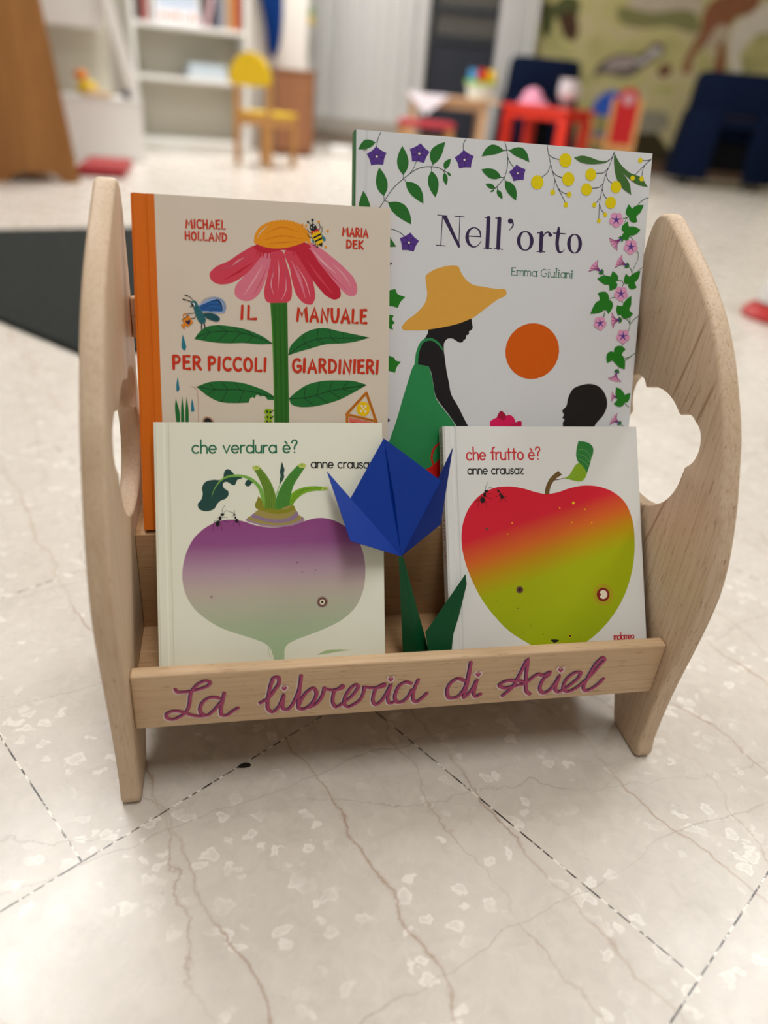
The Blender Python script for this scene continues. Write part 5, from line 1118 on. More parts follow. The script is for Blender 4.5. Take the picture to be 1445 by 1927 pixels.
# ------------------------------------------------------------------ the room shell
def floor_material():
    m, nt, b = base_mat('polished_limestone', 0.2, 0.5)
    L = nt.links
    v = coords(nt)
    cloud = noise(nt, v, 5.0, 5, 0.6, 0.4)
    c = ramp(nt, cloud, ((0.3, 'C8C0B5'), (0.7, 'D6CFC6')))
    fine = noise(nt, v, 55, 5, 0.65, 0.8)
    c = mixc(nt, ramp(nt, fine, ((0.35, 0.0), (0.75, 0.5))), c, rgb('E6DED2'))
    # pale fossil blotches
    v1 = coords(nt, (1, 1.15, 1), (0, 0, 0.5))
    wn = nt.nodes.new('ShaderNodeTexNoise'); wn.inputs['Scale'].default_value = 80; wn.inputs['Detail'].default_value = 2
    L.new(v1, wn.inputs['Vector'])
    add = nt.nodes.new('ShaderNodeVectorMath'); add.operation = 'MULTIPLY_ADD'
    L.new(wn.outputs[1], add.inputs[0]); add.inputs[1].default_value = (0.022, 0.022, 0); L.new(v1, add.inputs[2])
    vo = nt.nodes.new('ShaderNodeTexVoronoi'); vo.inputs['Scale'].default_value = 58
    L.new(add.outputs[0], vo.inputs['Vector'])
    patch = noise(nt, v, 11, 3, 0.55)
    hit = math_(nt, 'MULTIPLY', ramp(nt, vo.outputs['Distance'], ((0.0, 0.5), (0.17, 0.45), (0.25, 1.0), (0.32, 0.8), (0.37, 0.0))), ramp(nt, patch, ((0.45, 0.0), (0.56, 0.72))))
    sel = ramp(nt, vo.outputs['Color'], ((0.36, 0.0), (0.42, 1.0)))
    c = mixc(nt, math_(nt, 'MULTIPLY', hit, sel), c, rgb('F6F1E8'))
    # long wandering veins, brown ones one way, hair-fine grey cracks the other way
    tcv = nt.nodes.new('ShaderNodeTexCoord')
    def veins(nx, ny, period, phase, w, warp, col, amt, mscale, mloc):
        nonlocal c
        dn = nt.nodes.new('ShaderNodeVectorMath'); dn.operation = 'DOT_PRODUCT'; dn.inputs[1].default_value = (nx, ny, 0)
        L.new(tcv.outputs['Object'], dn.inputs[0])
        vv = coords(nt, (1, 1, 1), (0, 0, 0), mloc)
        big = math_(nt, 'MULTIPLY', math_(nt, 'SUBTRACT', noise(nt, vv, 5.5, 3, .55), .5), warp)
        mid = math_(nt, 'MULTIPLY', math_(nt, 'SUBTRACT', noise(nt, vv, 45, 4, .65), .5), warp * .16)
        t = math_(nt, 'DIVIDE', math_(nt, 'ADD', math_(nt, 'ADD', dn.outputs['Value'], phase), math_(nt, 'ADD', big, mid)), period)
        d = math_(nt, 'MULTIPLY', math_(nt, 'ABSOLUTE', math_(nt, 'SUBTRACT', math_(nt, 'FRACT', t), .5)), period)
        msk = ramp(nt, noise(nt, vv, mscale, 3, .6), ((.40, .15), (.58, amt)))
        line = ramp(nt, math_(nt, 'DIVIDE', d, w), ((.12, 1.0), (.42, .35), (1.0, 0.0)))
        c = mixc(nt, math_(nt, 'MULTIPLY', line, msk), c, rgb(col))
    veins(.81, .585, .125, .055, .0026, .085, 'A07C60', .62, 7, (.3, .1, 0))
    veins(.86, .50, .23, .11, .0022, .14, 'A0836C', .5, 9, (2.1, 1.7, 0))
    veins(.52, -.854, .19, .05, .0013, .06, '968A7F', .5, 8, (4.2, .6, 0))
    veins(.20, -.98, .31, .13, .0012, .10, '9A9087', .45, 8, (1.2, 3.6, 0))
    # joints: long slabs laid half-bond at an angle to the room
    vb = nt.nodes.new('ShaderNodeTexCoord')
    e1, e2 = (0.687, 0.727, 0), (0.727, -0.687, 0)
    dx = nt.nodes.new('ShaderNodeVectorMath'); dx.operation = 'DOT_PRODUCT'; dx.inputs[1].default_value = e1
    dy = nt.nodes.new('ShaderNodeVectorMath'); dy.operation = 'DOT_PRODUCT'; dy.inputs[1].default_value = e2
    L.new(vb.outputs['Object'], dx.inputs[0]); L.new(vb.outputs['Object'], dy.inputs[0])
    cb = nt.nodes.new('ShaderNodeCombineXYZ')
    L.new(math_(nt, 'ADD', dx.outputs['Value'], 0.0652), cb.inputs[0]); L.new(math_(nt, 'SUBTRACT', dy.outputs['Value'], 0.0264), cb.inputs[1])
    br = nt.nodes.new('ShaderNodeTexBrick')
    br.inputs['Scale'].default_value = 1.0; br.inputs['Mortar Size'].default_value = 0.0009; br.inputs['Mortar Smooth'].default_value = 0.3
    br.inputs['Brick Width'].default_value = 0.57; br.inputs['Row Height'].default_value = 0.368; br.offset = 0.5; br.offset_frequency = 2
    L.new(cb.outputs[0], br.inputs['Vector'])
    jn = noise(nt, v, 90, 3, 0.6)
    jc = ramp(nt, jn, ((0.40, '3A3634'), (0.5, '8A8178'), (0.56, 'F0EAE0')))
    c = mixc(nt, br.outputs['Fac'], c, jc)
    # fine dark grit and scuffs
    g = noise(nt, coords(nt, (1, 0.3, 1), (0, 0, 0.9)), 420, 2, 0.5)
    c = mixc(nt, ramp(nt, g, ((0.77, 0.0), (0.80, 0.5))), c, rgb('6E6259'))
    L.new(c, b.inputs['Base Color'])
    rr = noise(nt, v, 14, 4, 0.6)
    L.new(ramp(nt, rr, ((0.3, 0.22), (0.7, 0.34))), b.inputs['Roughness'])
    return m
FLOOR = floor_material()
bm = bmesh.new(); add_box(bm, -5, 5.5, -4, 8.6, -0.06, 0)
flr = tag(finish('floor', bm, FLOOR), kind='structure')
bm = bmesh.new()
chip_pts = catmull([(-.0048, -.001), (-.002, .0022), (.002, .0026), (.0062, .0012), (.0068, -.0016), (.003, -.003), (-.001, -.0026)], True, 4)
fill(bm, chip_pts, 0.0002, 0, lambda x, y, z: Vector((x, y, z)))
finish('chipped_joint', bm, mat('chip_dark', '2A2622', 0.8, 0.2), flr, (0.0768, 0.0405, 0), (0, 0, 0.35))

WALL = mat('wall_paint', 'DDD8D0', 0.8, 0.2, 0.03, 6)
bm = bmesh.new(); add_box(bm, -5, 5.5, 7.7, 7.9, 0, CEIL); tag(finish('wall_back', bm, WALL), kind='structure')
bm = bmesh.new(); add_box(bm, -5.15, -5, -4, 8.6, 0, CEIL); tag(finish('wall_left', bm, WALL), kind='structure')
bm = bmesh.new(); add_box(bm, 5.5, 5.65, -4, 8.6, 0, CEIL); tag(finish('wall_right', bm, WALL), kind='structure')
bm = bmesh.new(); add_box(bm, -5, 5.5, -4.1, -4, 0, CEIL); tag(finish('wall_front', bm, WALL), kind='structure')
bm = bmesh.new(); add_box(bm, -5, 5.5, -4, 8.6, CEIL, CEIL + .1); tag(finish('ceiling', bm, mat('ceiling_paint', 'F2F0EC', 0.9, 0.1, 0.02, 5)), kind='structure')
bm = bmesh.new(); add_box(bm, -5, 0.16, 7.68, 7.7, 0, .11, .004); tag(finish('baseboard_left', bm, mat('skirting', '8E8071', 0.5)), kind='structure')
bm = bmesh.new(); add_box(bm, 0.86, 5.5, 7.68, 7.7, 0, .11, .004); tag(finish('baseboard_right', bm, mat('skirting_brown', '5E4632', 0.5)), kind='structure')
# a short return wall behind the white shelving
rw = Matrix.Translation((-0.78, 6.56, 0)) @ Matrix.Rotation(math.radians(25.5), 4, 'Z')
bm = bmesh.new(); add_box(bm, -3.6, 0, 0, .1, 0, CEIL, 0, 0, rw); tag(finish('wall_return', bm, WALL), kind='structure')

# french window in the back wall: dark outside, dark solid lower half
w1 = empty('window_1', (0.18, 7.69, 0), 0, kind='structure')
DKF = mat('window_frame_dark', '23262C', 0.45)
bm = bmesh.new()
for x0, x1, z0, z1 in ((0, .06, 0, 2.2), (.62, .68, 0, 2.2), (.06, .62, 2.14, 2.2), (.06, .62, 1.15, 1.21), (.06, .62, .92, .99), (.06, .62, 0, .07)): add_box(bm, x0, x1, -.05, 0, z0, z1, .005)
finish('window_frame', bm, DKF, w1)
bm = bmesh.new(); add_box(bm, .06, .62, -.03, -.01, .07, .92, .002); finish('lower_panel', bm, mat('navy_panel', '1E232E', 0.5), w1)
bm = bmesh.new(); add_box(bm, .06, .62, -.012, -.002, .99, 2.14); finish('shutter', bm, mat('shutter_brown', '5C564C', 0.7, 0.3, .25, 3), w1)
gm, gnt, gb = base_mat('window_glass', 0.05, 0.5); gb.inputs['Transmission Weight'].default_value = 0.95; gb.inputs['Base Color'].default_value = (.75, .75, .72, 1)
bm = bmesh.new(); add_box(bm, .06, .62, -.030, -.026, .99, 2.14); finish('pane', bm, gm, w1)

# ceiling lamps (above the frame; their glow shows on the polished floor)
def lamp(i, x, y, watt):
    t = empty('ceiling_light', (x, y, CEIL), 0, ('long ceiling light left of the book stand', 'long ceiling light right of the book stand', 'long ceiling light just above the book stand', 'long ceiling light above the white bookcase side', 'long ceiling light above the red table side', 'added long ceiling light brightening the wide white curtain')[i], 'ceiling light', 'ceiling light panels')
    bm = bmesh.new()
    for x0, x1, y0, y1 in ((-.32, .32, -.62, -.60), (-.32, .32, .60, .62), (-.32, -.30, -.60, .60), (.30, .32, -.60, .60)): add_box(bm, x0, x1, y0, y1, -.03, 0, .003)
    finish('frame', bm, mat('lamp_frame', 'E8E8E6', 0.4), t)
    dm, nt, b = (MATS['diffuser'], None, None) if 'diffuser' in MATS else base_mat('diffuser', .6)
    if b is not None:
        b.inputs['Emission Color'].default_value = (1, .99, .97, 1); b.inputs['Emission Strength'].default_value = 1.6; MATS['diffuser'] = dm
    bm = bmesh.new(); add_box(bm, -.30, .30, -.60, .60, -.016, -.004); finish('diffuser', bm, dm, t)
    ld = bpy.data.lights.new('lamp', 'AREA'); ld.shape = 'RECTANGLE'; ld.size = .58; ld.size_y = 1.18; ld.energy = watt; ld.color = (1.0, 0.995, 0.985)
    lo = bpy.data.objects.new('lamp', ld); COL.objects.link(lo); lo.parent = t; lo.location = (0, 0, -.02)
for i, (x, y, wt) in enumerate(LAMPS): lamp(i, x, y, wt)

# ------------------------------------------------------------------ the little wooden book stand
WX = wood('beech_rail', 'DDC2A0', 'C9A985', 'A98562', 'x')
WZ = wood('beech_side', 'DEC8AF', 'CEB496', 'B5977A', 'z', tilt=-0.12)
WS = wood('beech_side_streaked', 'DEC8AF', 'CEB496', 'A07A58', 'z', tilt=-0.12, streaks=((.1680, .0022, .318, .402), (.1498, .0010, .312, .358), (.1400, .0012, .312, .352), (.1250, .0026, .31, .365), (.1165, .0020, .185, .285), (.1400, .0042, .165, .230), (.1480, .0016, .185, .225)))
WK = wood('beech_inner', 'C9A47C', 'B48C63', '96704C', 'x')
SW = 0.4515; TH = 0.0165
stand = empty('book_stand', (0, 0, 0), YAW, 'small beech wood book display stand with rounded sides and hand-painted front rail', 'book stand')
OUT = [(-.004, 0, 1), (-.0085, .003), (-.008, .02), (-.009, .06), (-.0125, .10), (-.0175, .14), (-.021, .175), (-.022, .20), (-.0195, .225), (-.0135, .25), (-.0055, .275), (.005, .30), (.0165, .325), (.033, .35), (.052, .375), (.075, .3985), (.102, .419), (.137, .4395), (.163, .4535), (.179, .4605), (.189, .4595), (.1965, .4535), (.201, .442), (.2028, .425), (.2037, .40), (.2037, .38), (.203, .36), (.201, .32), (.198, .28), (.195, .24), (.192, .20), (.190, .15), (.188, .10), (.187, .05), (.1865, .006), (.183, 0, 1), (.148, 0, 1), (.1445, .004), (.138, .028), (.122, .052), (.1, .062), (.078, .055), (.060, .036), (.0495, .022), (.041, .004), (.0375, 0, 1)]
HOLE = [(.0575, .3195), (.0485, .3155), (.0435, .308), (.0425, .2975), (.0455, .289), (.0525, .281, 1), (.0535, .272), (.055, .262), (.059, .2515), (.067, .240), (.077, .2312), (.09, .2232), (.105, .2185), (.122, .2165), (.138, .2168), (.151, .2195), (.161, .2245), (.170, .233), (.1765, .2435), (.180, .254), (.1806, .264), (.178, .274), (.1745, .2805, 1), (.180, .288), (.1825, .2965), (.181, .3065), (.175, .3145), (.168, .319), (.162, .3217), (.153, .3235), (.146, .3222), (.1405, .3175, 1), (.134, .3205), (.125, .3235), (.114, .325), (.103, .3245), (.0925, .322), (.080, .3160, 1), (.071, .3205), (.064, .3215)]
def inset(loop, d):
    """move a closed (y, z) loop towards its own inside by d"""
    n = len(loop); ar = sum(loop[i][0] * loop[(i + 1) % n][1] - loop[(i + 1) % n][0] * loop[i][1] for i in range(n))
    s = 1 if ar > 0 else -1
    out = []
    for i in range(n):
        a, b, c = loop[i - 1], loop[i], loop[(i + 1) % n]
        n1 = Vector((-(b[1] - a[1]), b[0] - a[0])); n2 = Vector((-(c[1] - b[1]), c[0] - b[0]))
        if n1.length: n1.normalize()
        if n2.length: n2.normalize()
        m = n1 + n2
        if m.length < 1e-6: m = n1
        m.normalize(); k = 1 / max(.55, m.dot(n1))
        out.append((b[0] + s * m.x * d * k, b[1] + s * m.y * d * k))
    return out
def clean(P, eps=2e-4):
    o = []
    for p in P:
        if not o or math.hypot(p[0] - o[-1][0], p[1] - o[-1][1]) > eps: o.append(p)
    if math.hypot(o[0][0] - o[-1][0], o[0][1] - o[-1][1]) < eps: o.pop()
    return o
def side_panel(x0, x1, m):
    bm = bmesh.new()
    r = 0.0036
    prof = [(x0, r)] + [(x0 + r * (1 - math.cos(a)), r * (1 - math.sin(a))) for a in (math.radians(30), math.radians(60))] + [(x0 + r, 0)]
    prof += [(x1 - r, 0)] + [(x1 - r * (1 - math.cos(a)), r * (1 - math.sin(a))) for a in (math.radians(60), math.radians(30))] + [(x1, r)]
    ends = {x0: [], x1: []}
    for pts, sgn, rr in ((clean(catmull(OUT, True, 4)), 1, 1.0), (clean(catmull(HOLE, True, 4)), -1, 0.55)):
        rings = []
        for x, d in prof:
            L = inset(pts, sgn * d * rr) if d > 1e-7 else pts
            rings.append([bm.verts.new((x, p[0], p[1])) for p in L])
        n = len(pts)
        for A, B in zip(rings, rings[1:]):
            for i in range(n): bm.faces.new((A[i], A[(i + 1) % n], B[(i + 1) % n], B[i]))
        ends[x0].append(rings[0]); ends[x1].append(rings[-1])
    for x in (x0, x1):
        ed = []
        for rg in ends[x]:
            for i in range(len(rg)):
                e = bm.edges.get((rg[i], rg[(i + 1) % len(rg)])); ed.append(e)
        bmesh.ops.triangle_fill(bm, edges=ed, use_beauty=True)
    bmesh.ops.recalc_face_normals(bm, faces=bm.faces)
    return finish('side_panel', bm, m, stand, smooth='raw')
def smooth_by(o, ang=35):
    for p in o.data.polygons: p.use_smooth = True
    o.data.set_sharp_from_angle(angle=math.radians(ang))
smooth_by(side_panel(-TH, 0, WZ), 40)
smooth_by(side_panel(SW, SW + TH, WS), 40)
def board(name, m, y0, y1, z0, z1, bev=.0018, art=None):
    bm = bmesh.new(); add_box(bm, .0001, SW - .0001, y0, y1, z0, z1, bev, 0, None, 3)
    mats = [m]
    if art: print_art(bm, art, mats, {}, lambda x, y, z: Vector((x, y0 - z, z0 + y)), 0.00003, 0.000010, 8e-6)
    o = finish(name, bm, mats, stand, smooth='raw'); smooth_by(o, 40); return o
board('front_rail', WX, 0, .0116, .0769, .1322, .0022, RAIL_ART)
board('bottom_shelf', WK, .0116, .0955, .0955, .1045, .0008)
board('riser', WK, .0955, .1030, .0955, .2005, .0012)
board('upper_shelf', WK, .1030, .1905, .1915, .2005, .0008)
board('back_board_light_block', WK, .1905, .1985, .040, .268, .0012)  # board's unseen lower part extended down to block light from behind
board('back_rail', WX, .1905, .1985, .3360, .3700, .0018)

# ------------------------------------------------------------------ the books
PAPER = None
def page_mat():
    m, nt, b = base_mat('page_edges', .8, .1)
    v = coords(nt, (1, 1, 1)); w = nt.nodes.new('ShaderNodeTexWave'); w.bands_direction = 'Z'; w.inputs['Scale'].default_value = 900; w.inputs['Distortion'].default_value = 1.5
    nt.links.new(v, w.inputs['Vector']); nt.links.new(ramp(nt, w.outputs[0], ((0, 'D8D2C4'), (1, 'F0ECE2'))), b.inputs['Base Color'])
    return m
PAGES = page_mat()
SM = Matrix.Rotation(YAW, 4, 'Z')
def book(name, label, x0, yb, zb, lean, W, H, T, cover, spinecol, art, groove, strip=None, spine_art=None):
    L = math.radians(lean)
    root = bpy.data.objects.new(name, None); COL.objects.link(root); root.empty_display_size = .03
    root.location = SM @ Vector((x0, yb, zb)); root.rotation_euler = (Matrix.Rotation(YAW, 3, 'Z') @ Matrix.Rotation(math.pi / 2 - L, 3, 'X')).to_euler()
    tag(root, label, 'book', 'picture books on the stand')
    ct = .0024
    bm = bmesh.new(); mats = [cover]
    if strip: mats.append(strip[1])
    g0, g1 = groove
    prof = [(0, -ct), (0, -.0007), (.0007, 0), (g0, 0), (g0 + .0012, -.0008), (g1 - .0012, -.0008), (g1, 0)]
    if strip: prof.append((strip[0], 0))
    prof += [(W - .0006, 0), (W, -.0006), (W, -ct)]
    A = [bm.verts.new((u, 0, z)) for u, z in prof]; B = [bm.verts.new((u, H, z)) for u, z in prof]
    n = len(prof)
    for i in range(n):
        j = (i + 1) % n
        f = bm.faces.new((A[i], A[j], B[j], B[i]))
        f.material_index = 1 if strip and i < n - 1 and max(prof[i][0], prof[j][0]) <= strip[0] + 1e-6 else 0
    bm.faces.new(A[::-1]); bm.faces.new(B)
    bmesh.ops.recalc_face_normals(bm, faces=bm.faces)
    print_art(bm, art, mats, {}, lambda x, y, z: Vector((min(max(x, .0003), W - .0003), min(max(y, .0003), H - .0003), z)))   # print ends at the board's edges
    finish('front_cover', bm, mats, root, smooth='raw')
    bm = bmesh.new(); add_box(bm, 0, W, 0, H, -T, -T + ct, .0005); finish('back_cover', bm, spinecol if strip else cover, root)
    bm = bmesh.new(); add_box(bm, .001, W - .003, .0028, H - .0028, -T + ct, -ct, 0); finish('page_block', bm, PAGES, root)
    bm = bmesh.new(); add_box(bm, -.0012, .0006, 0, H, -T, -.0006, .0005)
    mats = [spinecol]
    if spine_art: spine_art(bm, mats)
    finish('spine', bm, mats, root, smooth='raw')
    return root
CREAM = mat('cream_cover', 'E2D6C6', .45, .4, .05, 30)
WHITEC = mat('white_cover', 'E2E5E9', .4, .4, .02, 40)
MINT = mat('pale_green_cover', 'F0F2E1', .42, .4, .03, 40)
WHITEB = mat('white_gloss_cover', 'E6E7E4', .33, .5, .02, 40)
ORANGE = mat('orange_spine', 'DE700C', .5, .35, .06, 120)
GREENS = mat('green_spine', '2E7440', .5, .35, .06, 120)
grad('turnip', ((0.0, '964888'), (.2, '97548E'), (.42, 'BA9CAE'), (.56, 'C3B4AC'), (.68, 'BEBDA8'), (.85, 'B2C0A2'), (1.0, 'ADC6A0')), (0, -1, 0), (-.130, -.028))
grad('apple', ((0.0, 'DA1A32'), (.18, 'DA1F34'), (.325, 'DA6A24'), (.42, 'C4920A'), (.55, 'A9B404'), (1.0, '9FB204')), (.29, -.957, 0), (-.12, .02))
book('picture_book', 'cream hardback with orange spine and a big red coneflower on its cover', .00873, .097, .2040, 21.0, .20294, .26365, .0090, CREAM, ORANGE, MANUAL_ART, (.0062, .0112), (.0165, ORANGE))
book('picture_book', 'tall white hardback with a straw-hatted gardener and flower border on its cover', .18387, .1195, .2052, 18.6, .2640, .31557, .0125, WHITEC, GREENS, GARDEN_ART, (.0055, .0095))
book('picture_book', 'pale green square book with a purple turnip on its cover', .02068, .0168, .1096, 28.5, .18321, .20772, .0100, MINT, MINT, TURNIP_ART, (.0062, .0110))
def frut_spine(bm, mats):
    for s, a, b, c in (('che frutto è?', .0865, .1435, 'petal5'), ('anne crausaz', .157, .202, 'black')):
        mats.append(INK(c))
        lettering(bm, 'R', s, a, 0, b, 0, .0038, .0007, .00003, len(mats) - 1, lambda p, q, z: Vector((-.0012 - z, p, -.0082 + q)))
book('picture_book', 'white square book with a red and green apple on its cover', .26211, .0162, .1117, 33.5, .1845, .20573, .0124, WHITEB, mat('spine_grey_white', 'D9D9D4', .4), APPLE_ART, (.0066, .0112), None, frut_spine)

# ------------------------------------------------------------------ folded paper tulip
BLUE = mat('blue_origami_paper', '0A389A', .42, .25, .12, 200)
BLUE_SHADED = mat('blue_origami_paper_shaded', '122A74', .45, .25, .10, 200)  # same blue paper, with the right petal's shade put into the colour
GREENP = mat('green_origami_paper', '09502C', .42, .3, .14, 200)
tul = empty('paper_tulip', SM @ Vector((.232, .032, .1046)), YAW, 'blue folded paper tulip with green paper stem standing between the two front books', 'paper flower')
def sheet(name, polys, m, parent, th=.0004):
    bm = bmesh.new(); o = Vector((.232, .032, .1046))
    for P in polys:
        V = [Vector(p) - o for p in P]; n = (V[1] - V[0]).cross(V[2] - V[0]).normalized() * th / 2
        a = [bm.verts.new(v + n) for v in V]; b = [bm.verts.new(v - n) for v in V]
        bm.faces.new(a); bm.faces.new(b[::-1])
        for i in range(len(V)): bm.faces.new((a[i], b[i], b[(i + 1) % len(V)], a[(i + 1) % len(V)]))
    return finish(name, bm, m, parent)
base = (.2162, .0523, .1998); ltip = (.1554, .0871, .2619); lcor = (.1712, .0454, .2208); btip = (.2039, .1044, .2833)
bl = (.1700, .0721, .2363); br_ = (.2506, .0802, .2555); rtip = (.2623, .0971, .2782); rcor = (.2459, .0509, .2308)
cm = (.2101, .0812, .2411); sl = (.2083, .0783, .2415); sr = (.2119, .0783, .2415)     # the fold down the middle of the back petal
sheet('back_petal', [(base, sl, bl), (sl, btip, bl), (base, cm, sl), (cm, btip, sl), (base, sr, cm), (cm, sr, btip), (base, br_, sr), (sr, br_, btip)], BLUE, tul)
sheet('left_petal', [(base, ltip, lcor), (base, bl, ltip)], BLUE, tul)
sheet('right_petal', [(base, rcor, rtip), (base, rtip, br_)], BLUE_SHADED, tul)
Zs = .1047
sheet('stem', [((.2139, .0522, .1994), (.2225, .0301, Zs), (.2350, .0255, Zs), (.2179, .0522, .1993)), ((.2179, .0522, .1993), (.2350, .0255, Zs), (.2470, .0301, Zs), (.2398, .0359, .1299), (.2330, .0408, .1507))], GREENP, tul)
sheet('leaf', [((.2390, .0305, .1356), (.2746, .0521, .1794), (.2680, .0349, .1458), (.2636, .0287, .1336), (.2625, .0245, .1254), (.2600, .0145, Zs), (.2440, .0145, Zs)), ((.2746, .0521, .1794), (.2756, .0480, .1718), (.2680, .0343, .1458))], GREENP, tul)
# ------------------------------------------------------------------ the playroom behind
R_ = math.radians
WHITEM = mat('white_laminate', 'ECEBE8', .45, .4, .02, 20)
GREYB = mat('grey_back_panel', 'C9C4B4', .6, .3, .03, 20)
OAK = wood('oak_side', 'A8743E', '8A5A2A', '6E441E', 'z', .5, .25)
PALEW = wood('pale_table_wood', 'DDBB96', 'CDA680', 'B08A66', 'x', .5, .5)
PINE = wood('pine_leg', 'D2A065', 'BE8A4E', '9A6A36', 'z', .5, .5)
BROWNW = wood('brown_cabinet', 'A2714E', '8C5C3E', '6E442C', 'z', .5, .3)
NAVY = mat('navy_upholstery', '0B1730', .9, .1, .25, 260, .2)
BLACKM = mat('black_underside', '0B0B0D', .8, .1)
YELLOW = mat('yellow_paint', 'E8C21A', .4, .4, .05)
REDP = mat('red_paint', 'B41016', .4, .4, .05)
REDPL = mat('red_plastic', 'E03420', .35, .5, .04)
BLUEP = mat('blue_paint', '1D4CA8', .4, .4, .05)
def bx(name, parent, m, *boxes, bev=.004, mtx=None):
    bm = bmesh.new()
    for b in boxes: add_box(bm, *b, bev, 0, mtx)
    return finish(name, bm, m, parent)

# dark rug
rug = bmesh.new()
rp = [(-.497, 1.050), (-1.9, 1.990), (-1.55, 2.12), (-.82, 2.47), (-.10, 2.0), (.02, 1.60)]
rp = [(-.43, 1.02), (-1.75, 1.90), (-1.22, 2.16), (-.80, 2.46), (-.25, 2.10), (-.05, 1.55)]
n = len(rp); dens = []
for i in range(n):
    a, b = rp[i], rp[(i + 1) % n]
    for k in range(14): dens.append((a[0] + (b[0] - a[0]) * k / 14, a[1] + (b[1] - a[1]) * k / 14))
lo = [rug.verts.new((x, y, 0.0005)) for x, y in dens]; hi = [rug.verts.new((x, y, .012)) for x, y in inset(dens, .006)]
for i in range(len(lo)): rug.faces.new((lo[i], lo[(i + 1) % len(lo)], hi[(i + 1) % len(lo)], hi[i]))
rug.faces.new(hi); rug.faces.new(lo[::-1])
tag(finish('rug', rug, mat('rug_pile', '3A3D3B', .95, .05, .6, 55, .8)), 'dark charcoal rug on the pale stone floor at left', 'rug')

# oak bookcase, end panel towards us
def at(x, y, deg, z=0): return (x, y, z), R_(deg)
loc, rz = at(-1.80, 3.26, 34)
oak = empty('oak_bookcase', loc, rz, 'tall oak bookcase with arched feet at the far left edge', 'bookcase')
bm = bmesh.new()
prof = clean(catmull([(0, 0, 1), (0, 1.7, 1), (.22, 1.7, 1), (.41, 0, 1), (.335, 0, 1), (.30, .03), (.21, .045), (.115, .03), (.08, 0, 1)], True, 5))
for yy in (0, .80):
    a = [bm.verts.new((x, yy, z)) for x, z in prof]; b = [bm.verts.new((x, yy + .03, z)) for x, z in prof]
    for t in geometry.tessellate_polygon([[Vector((x, z, 0)) for x, z in prof]]):
        bm.faces.new([a[i] for i in t]); bm.faces.new([b[i] for i in t][::-1])
    for i in range(len(a)): bm.faces.new((a[i], b[i], b[(i + 1) % len(a)], a[(i + 1) % len(a)]))
    if yy == 0: finish('side_panel', bm, OAK, oak); bm = bmesh.new()
finish('side_panel', bm, OAK, oak)
for z in (.09, .45, .85, 1.25, 1.66): bx('shelf', oak, OAK, (.01, .40 - .112 * (z + .03), .031, .799, z, z + .025))
bx('back_panel', oak, OAK, (.0, .0095, .031, .799, .09, 1.69), bev=.001)

# white display unit with chest, slanted post
loc, rz = at(-1.925, 4.40, 28)
du = empty('display_unit', loc, rz, 'white play unit with a low chest and a slanted post behind the oak bookcase', 'play unit')
bx('chest', du, WHITEM, (0, .475, 0, .38, 0, .325), bev=.006)
bx('chest_lid', du, WHITEM, (-.005, .478, -.006, .385, .326, .342), bev=.004)
bx('back_panel', du, GREYB, (-.2, .36, .362, .378, .343, 1.5), bev=.002)
bx('upper_shelf', du, WHITEM, (-.20, .30, .06, .361, .69, .86), bev=.005)
bm = bmesh.new()
pm = Matrix.Translation((.447, .04, .346)) @ Matrix.Rotation(-.25, 4, 'Y')
add_box(bm, -.03, .03, -.03, .03, .0, 1.3, .005, 0, pm); finish('slanted_post', bm, WHITEM, du)
# toys on the chest
dk = empty('toy_duck', (-1.80, 4.55, .342), 0, 'orange and yellow toy duck standing on the white chest', 'toy')
bm = bmesh.new(); add_lathe(bm, [(0, 0), (.035, .004), (.052, .03), (.05, .055), (.03, .078), (0, .085)], (0, 0, 0), 20, 0, 1.2, 1); finish('body', bm, YELLOW, dk, smooth=50)
bm = bmesh.new(); add_lathe(bm, [(0, 0), (.026, .012), (.034, .034), (.026, .056), (0, .066)], (-.03, 0, .072), 18); finish('head', bm, mat('orange_toy', 'EE8A1E', .4), dk, smooth=50)
bm = bmesh.new(); add_cyl(bm, (-.058, -.004, .104), (-.085, -.008, .10), .012, .004, 10); finish('beak', bm, mat('orange_beak', 'D8641A', .4), dk)
tag(finish('wooden_block', (lambda b: (add_box(b, -.07, .07, -.04, .04, 0, .035, .006), b)[1])(bmesh.new()), mat('pale_block', 'E8CFAE', .6), None, (-1.73, 4.53, .342), (0, 0, .5)), 'pale wooden block beside the toy duck', 'block')
bm = bmesh.new(); add_lathe(bm, [(0, 0), (.02, .003), (.03, .02), (.028, .036), (.014, .05), (0, .053)], (0, 0, 0), 16)
tag(finish('toy_ball', bm, mat('dark_ball', '3A3C46', .5), None, (-1.59, 4.62, .342), smooth=50), 'small dark ball at the right end of the white chest', 'ball')

